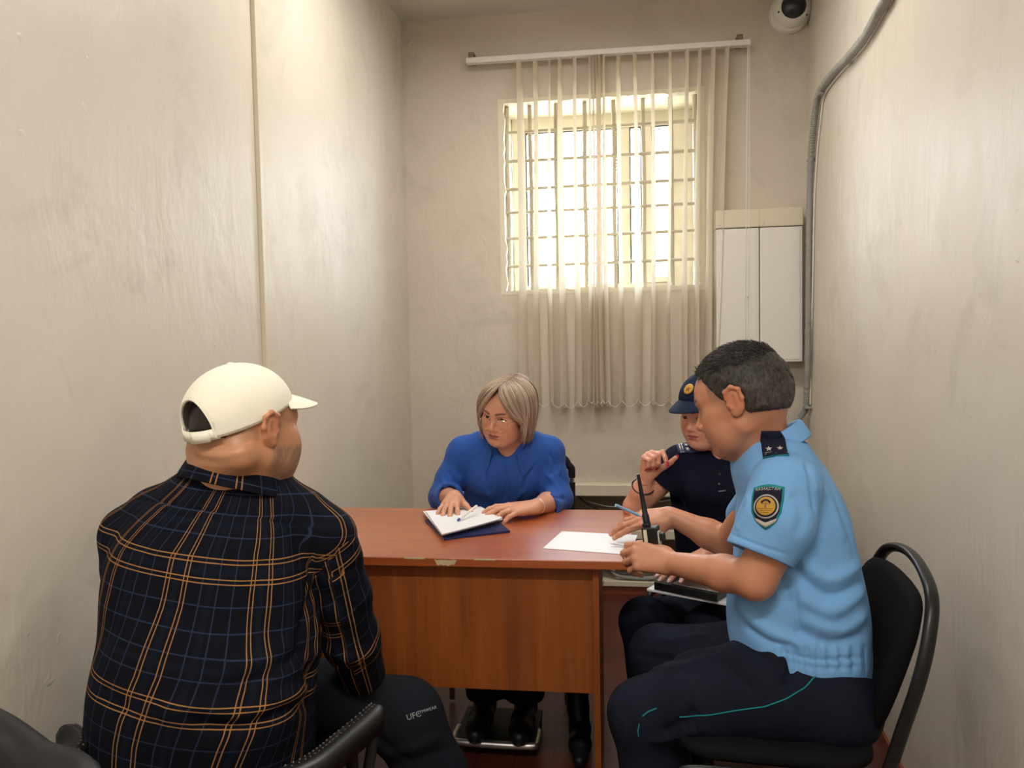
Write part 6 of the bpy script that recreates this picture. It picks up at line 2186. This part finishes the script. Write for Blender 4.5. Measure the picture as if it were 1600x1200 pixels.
# chair of the blonde woman: black posts with chrome joints
wc = thing('office_chair', 'black chair with chrome tube joints behind the blonde woman', 'chair', (-.40, 3.10, 0))
XR_, YC = P(893, 740, 3.20).x, 3.20
XL_ = P(737, 760, 3.20).x-.01
ztop = P(885, 714, YC).z; zj = P(893, 746, YC).z
MB().tube(curve_pts([(XR_, YC, zj), (XR_, YC, zj+.035), (XR_-.012, YC, ztop-.035), (XR_-.05, YC, ztop), (0.5*(XR_+XL_), YC+.02, ztop+.0), (XL_+.05, YC, ztop), (XL_+.012, YC, ztop-.035), (XL_, YC, zj+.035), (XL_, YC, zj)], 6), .0155, 12).build('back_rail', M['black_vinyl'], wc, smooth=True)
for x in (XR_, XL_):
    MB().tube([(x, YC, zj-.02), (x, YC, zj+.002)], .0125, 12).build('chrome_joint', M['chrome'], wc, smooth=True)
    MB().tube([(x, YC, zj-.02), (x, YC-.02, .45), (x, YC-.03, .43)], .0150, 12).build('back_post', M['black_vinyl'], wc, smooth=True)
    MB().tube(curve_pts([(x, YC-.03, .42), (x, YC+.02, .25), (x, YC+.06, .012)], 4), .012, 10).build('leg', M['chrome'], wc, smooth=True)
    MB().tube(curve_pts([(x, YC-.03, .42), (x, YC-.36, .42), (x, YC-.41, .36), (x, YC-.40, .012)], 5), .012, 10).build('leg', M['chrome'], wc, smooth=True)
MB().box((XL_+.012, YC-.03, .50), (XR_-.010, YC-.005, zj-.025)).build('backrest', M['black_fabric'], wc, bevel=.008)
MB().box((XL_, YC-.42, .425), (XR_, YC-.04, .455)).build('seat', M['black_fabric'], wc, bevel=.012)
# chrome footrest under the desk with her shoes on it
fr_ = thing('footrest', 'low black footrest with a chrome front bar under the desk', 'footrest', (-.43, 2.5, 0))
q0, q1 = PZ(722, 1160, .045), PZ(836, 1165, .045)
MB().tube(curve_pts([(q0.x-.03, q0.y+.10, .045), (q0.x-.03, q0.y+.03, .045), (q0.x, q0.y, .045), (q1.x-.02, q0.y, .045), (q1.x, q0.y+.03, .045), (q1.x, q0.y+.10, .045)], 6), .012, 10).build('front_bar', M['dull_chrome'], fr_, smooth=True)
MB().box((q0.x-.03, q0.y+.01, .030), (q1.x, q0.y+.24, .054)).build('foot_plate', M['black_vinyl'], fr_, bevel=.004)
for x in (q0.x-.02, q1.x-.01):
    for y in (q0.y+.03, q0.y+.22):
        MB().tube([(x, y, 0), (x, y, .045)], .010, 8).build('foot', M['black_vinyl'], fr_, smooth=True)

# bench chair of the man in the plaid shirt: perforated black metal seat
sc = thing('armchair', 'black perforated metal armchair under the man in the plaid shirt', 'chair', (-.86, 1.5, 0))
ZS = .455
c0 = Vector((-.635, 1.80, ZS))      # front right corner
c1 = Vector((-.66, 1.40, ZS))       # right edge running back
ev = (c1-c0).normalized()
lv = Vector((ev.y, -ev.x, 0));
if lv.x > 0: lv = -lv
wS, dS = .49, .56
def sp(u, v, z=0): return c0+lv*u+ev*v+Vector((0, 0, z))
hc = MB()
nu, nv_ = 14, 12
vs, fs = [], []
for i in range(nu+1):
    for j in range(nv_+1):
        u, v = wS*i/nu, dS*j/nv_
        vs.append(sp(u, v, -.03*math.sin(PI*i/nu)-.02*(1-abs(2*j/nv_-1))*0-(.018*(1-min(1, u/.03)))-(.018*(1-min(1, (wS-u)/.03)))-(.03*(max(0, 1-v/.05))**2)))
for i in range(nu):
    for j in range(nv_): a = i*(nv_+1)+j; fs.append((a, a+1, a+nv_+2, a+nv_+1))
mesh_obj('seat', vs, fs, M['black_metal'], sc, True, True, .006)
MB().tube([sp(.0, -.006, -.012), sp(-.002, .02, -.014), sp(-.002, dS, -.014)], .009, 8).build('seat_rail', M['black_metal'], sc, smooth=True)
MB().tube([sp(wS, .0, -.012), sp(wS, dS, -.012)], .009, 8).build('seat_rail', M['black_metal'], sc, smooth=True)
for u, v in ((.03, .06), (wS-.03, .06), (.03, dS-.05), (wS-.03, dS-.05)):
    MB().tube([sp(u, v, -.015), Vector((sp(u, v).x, sp(u, v).y, .0))], .016, 10, flat=.6).build('leg', M['black_metal'], sc, smooth=True)
# the perforated backrest band wraps round him; its two ends show beside the shirt
ZB = .60
r0 = PZ(592, 1108, ZB); r1 = PZ(535, 1157, ZB); r2 = PZ(466, 1205, ZB)
l0 = PZ(100, 1141, ZB); l1 = PZ(118, 1168, ZB)
crv = curve_pts([r0, r1, r2, Vector((-.72, 1.13, ZB)), Vector((-.88, 1.07, ZB)), Vector((-1.02, 1.14, ZB)), l1, l0], 10)
vs, fs = [], []
bandn = []
for i, p in enumerate(crv):
    t = (crv[min(i+1, len(crv)-1)]-crv[max(i-1, 0)]).normalized()
    nn2 = Vector((0, 0, 1)).cross(t).normalized()      # towards the camera side
    if nn2.dot(Vector((-.85, 1.5, ZB))-p) > 0: nn2 = -nn2
    e = min(1, (min(i, len(crv)-1-i)+1.2)/4)**.5
    bandn.append(nn2)
    for (o_, z_) in ((-.026*e, .002), (-.020*e, .009), (0, .011), (.014*e, .008), (.022*e, .0), (.024*e, -.030), (.019*e, -.030), (.017*e, -.006), (0, .002), (-.022*e, -.004)):
        vs.append(p+nn2*o_+Vector((0, 0, z_)))
k = 10
for i in range(len(crv)-1):
    for j in range(k): fs.append((i*k+j, (i+1)*k+j, (i+1)*k+(j+1) % k, i*k+(j+1) % k))
fs.append(tuple(range(k))[::-1]); fs.append(tuple((len(crv)-1)*k+j for j in range(k)))
bk_ = mesh_obj('backrest', vs, fs, M['black_metal'], sc, True)
hole = MB()
acc = 0.0
for i in range(1, len(crv)-1):
    seg_ = (crv[i]-crv[i-1]).length
    m_ = max(1, round(seg_/.0125))
    for q in range(m_):
        p = crv[i-1].lerp(crv[i], q/m_)
        for o_, sh in ((-.018, 0), (-.008, .5)):
            pp_ = p+(crv[i]-crv[i-1])*(sh/m_)+bandn[i]*o_
            hole.lathe([(0, .0018), (.0018, .0014), (.0026, -.001)], pp_+Vector((0, 0, .0092)), (0, 0, 1), 7)
props(hole.build('perforation_rims', mat('worn_metal', (.09, .09, .085), .35), bk_, smooth=True), kind='stuff')
for a_, sx in ((r0, 1), (l0, -1)):
    foot_ = Vector((a_.x-(.02 if sx > 0 else -.03), a_.y-.05, ZS-.01))
    MB().tube([a_+Vector((-.006*sx, -.006, -.006)), a_.lerp(foot_, .5), foot_], .012, 10, flat=.6).build('back_post', M['black_metal'], sc, smooth=True)

# the back of a padded chair close to the camera, lower left
nc = thing('padded_chair', 'black padded chair close to the camera in the lower left corner', 'chair', (-.62, .62, 0))
e0, e1, e2, e3 = P(-60, 1092, .80), P(10, 1115, .78), P(75, 1160, .76), P(150, 1216, .72)
back = Vector((-.25, -.45, -.72)).normalized()
def ribbon(base, dirs, r):
    return MB().tube(curve_pts(base, 8), r, 14)
bs = [e0, e1, e2, e3]
bs = [p+Vector((-.02, -.0, -.028)) for p in bs]
full = [bs[0]+Vector((-.06, -.02, -.01))]+bs+[bs[3]+Vector((.03, -.10, -.14)), bs[3]+Vector((.02, -.14, -.30))]
ribbon(full, None, .028).build('backrest_rim', M['black_vinyl'], nc, smooth=True)
vs, fs = [], []
cp = curve_pts(full[:5], 6)
for p in cp:
    for j in range(7):
        t = j/6
        vs.append(p+Vector((-.03*t*0, -.02*t, -.32*t))+Vector((-.02, -.015, 0))*math.sin(t*PI))
for i in range(len(cp)-1):
    for j in range(6): a = i*7+j; fs.append((a, a+1, a+8, a+7))
mesh_obj('backrest', vs, fs, M['black_vinyl'], nc, True, True, .03)
m_ = Vector((sum(p.x for p in bs)/4, sum(p.y for p in bs)/4, 0))
MB().box((m_.x-.25, m_.y-.42, .43), (m_.x+.20, m_.y-.02, .49)).build('seat', M['black_vinyl'], nc, bevel=.02)
for x in (-.22, .17):
    for y in (-.38, -.05): MB().tube([(m_.x+x, m_.y+y, 0), (m_.x+x, m_.y+y, .44)], .013, 10).build('leg', M['black_metal'], nc, smooth=True)
    MB().tube([(m_.x+x*.9, m_.y-.04, .44), (m_.x+x*.5, m_.y-.02, .56)], .013, 10).build('back_post', M['black_metal'], nc, smooth=True)
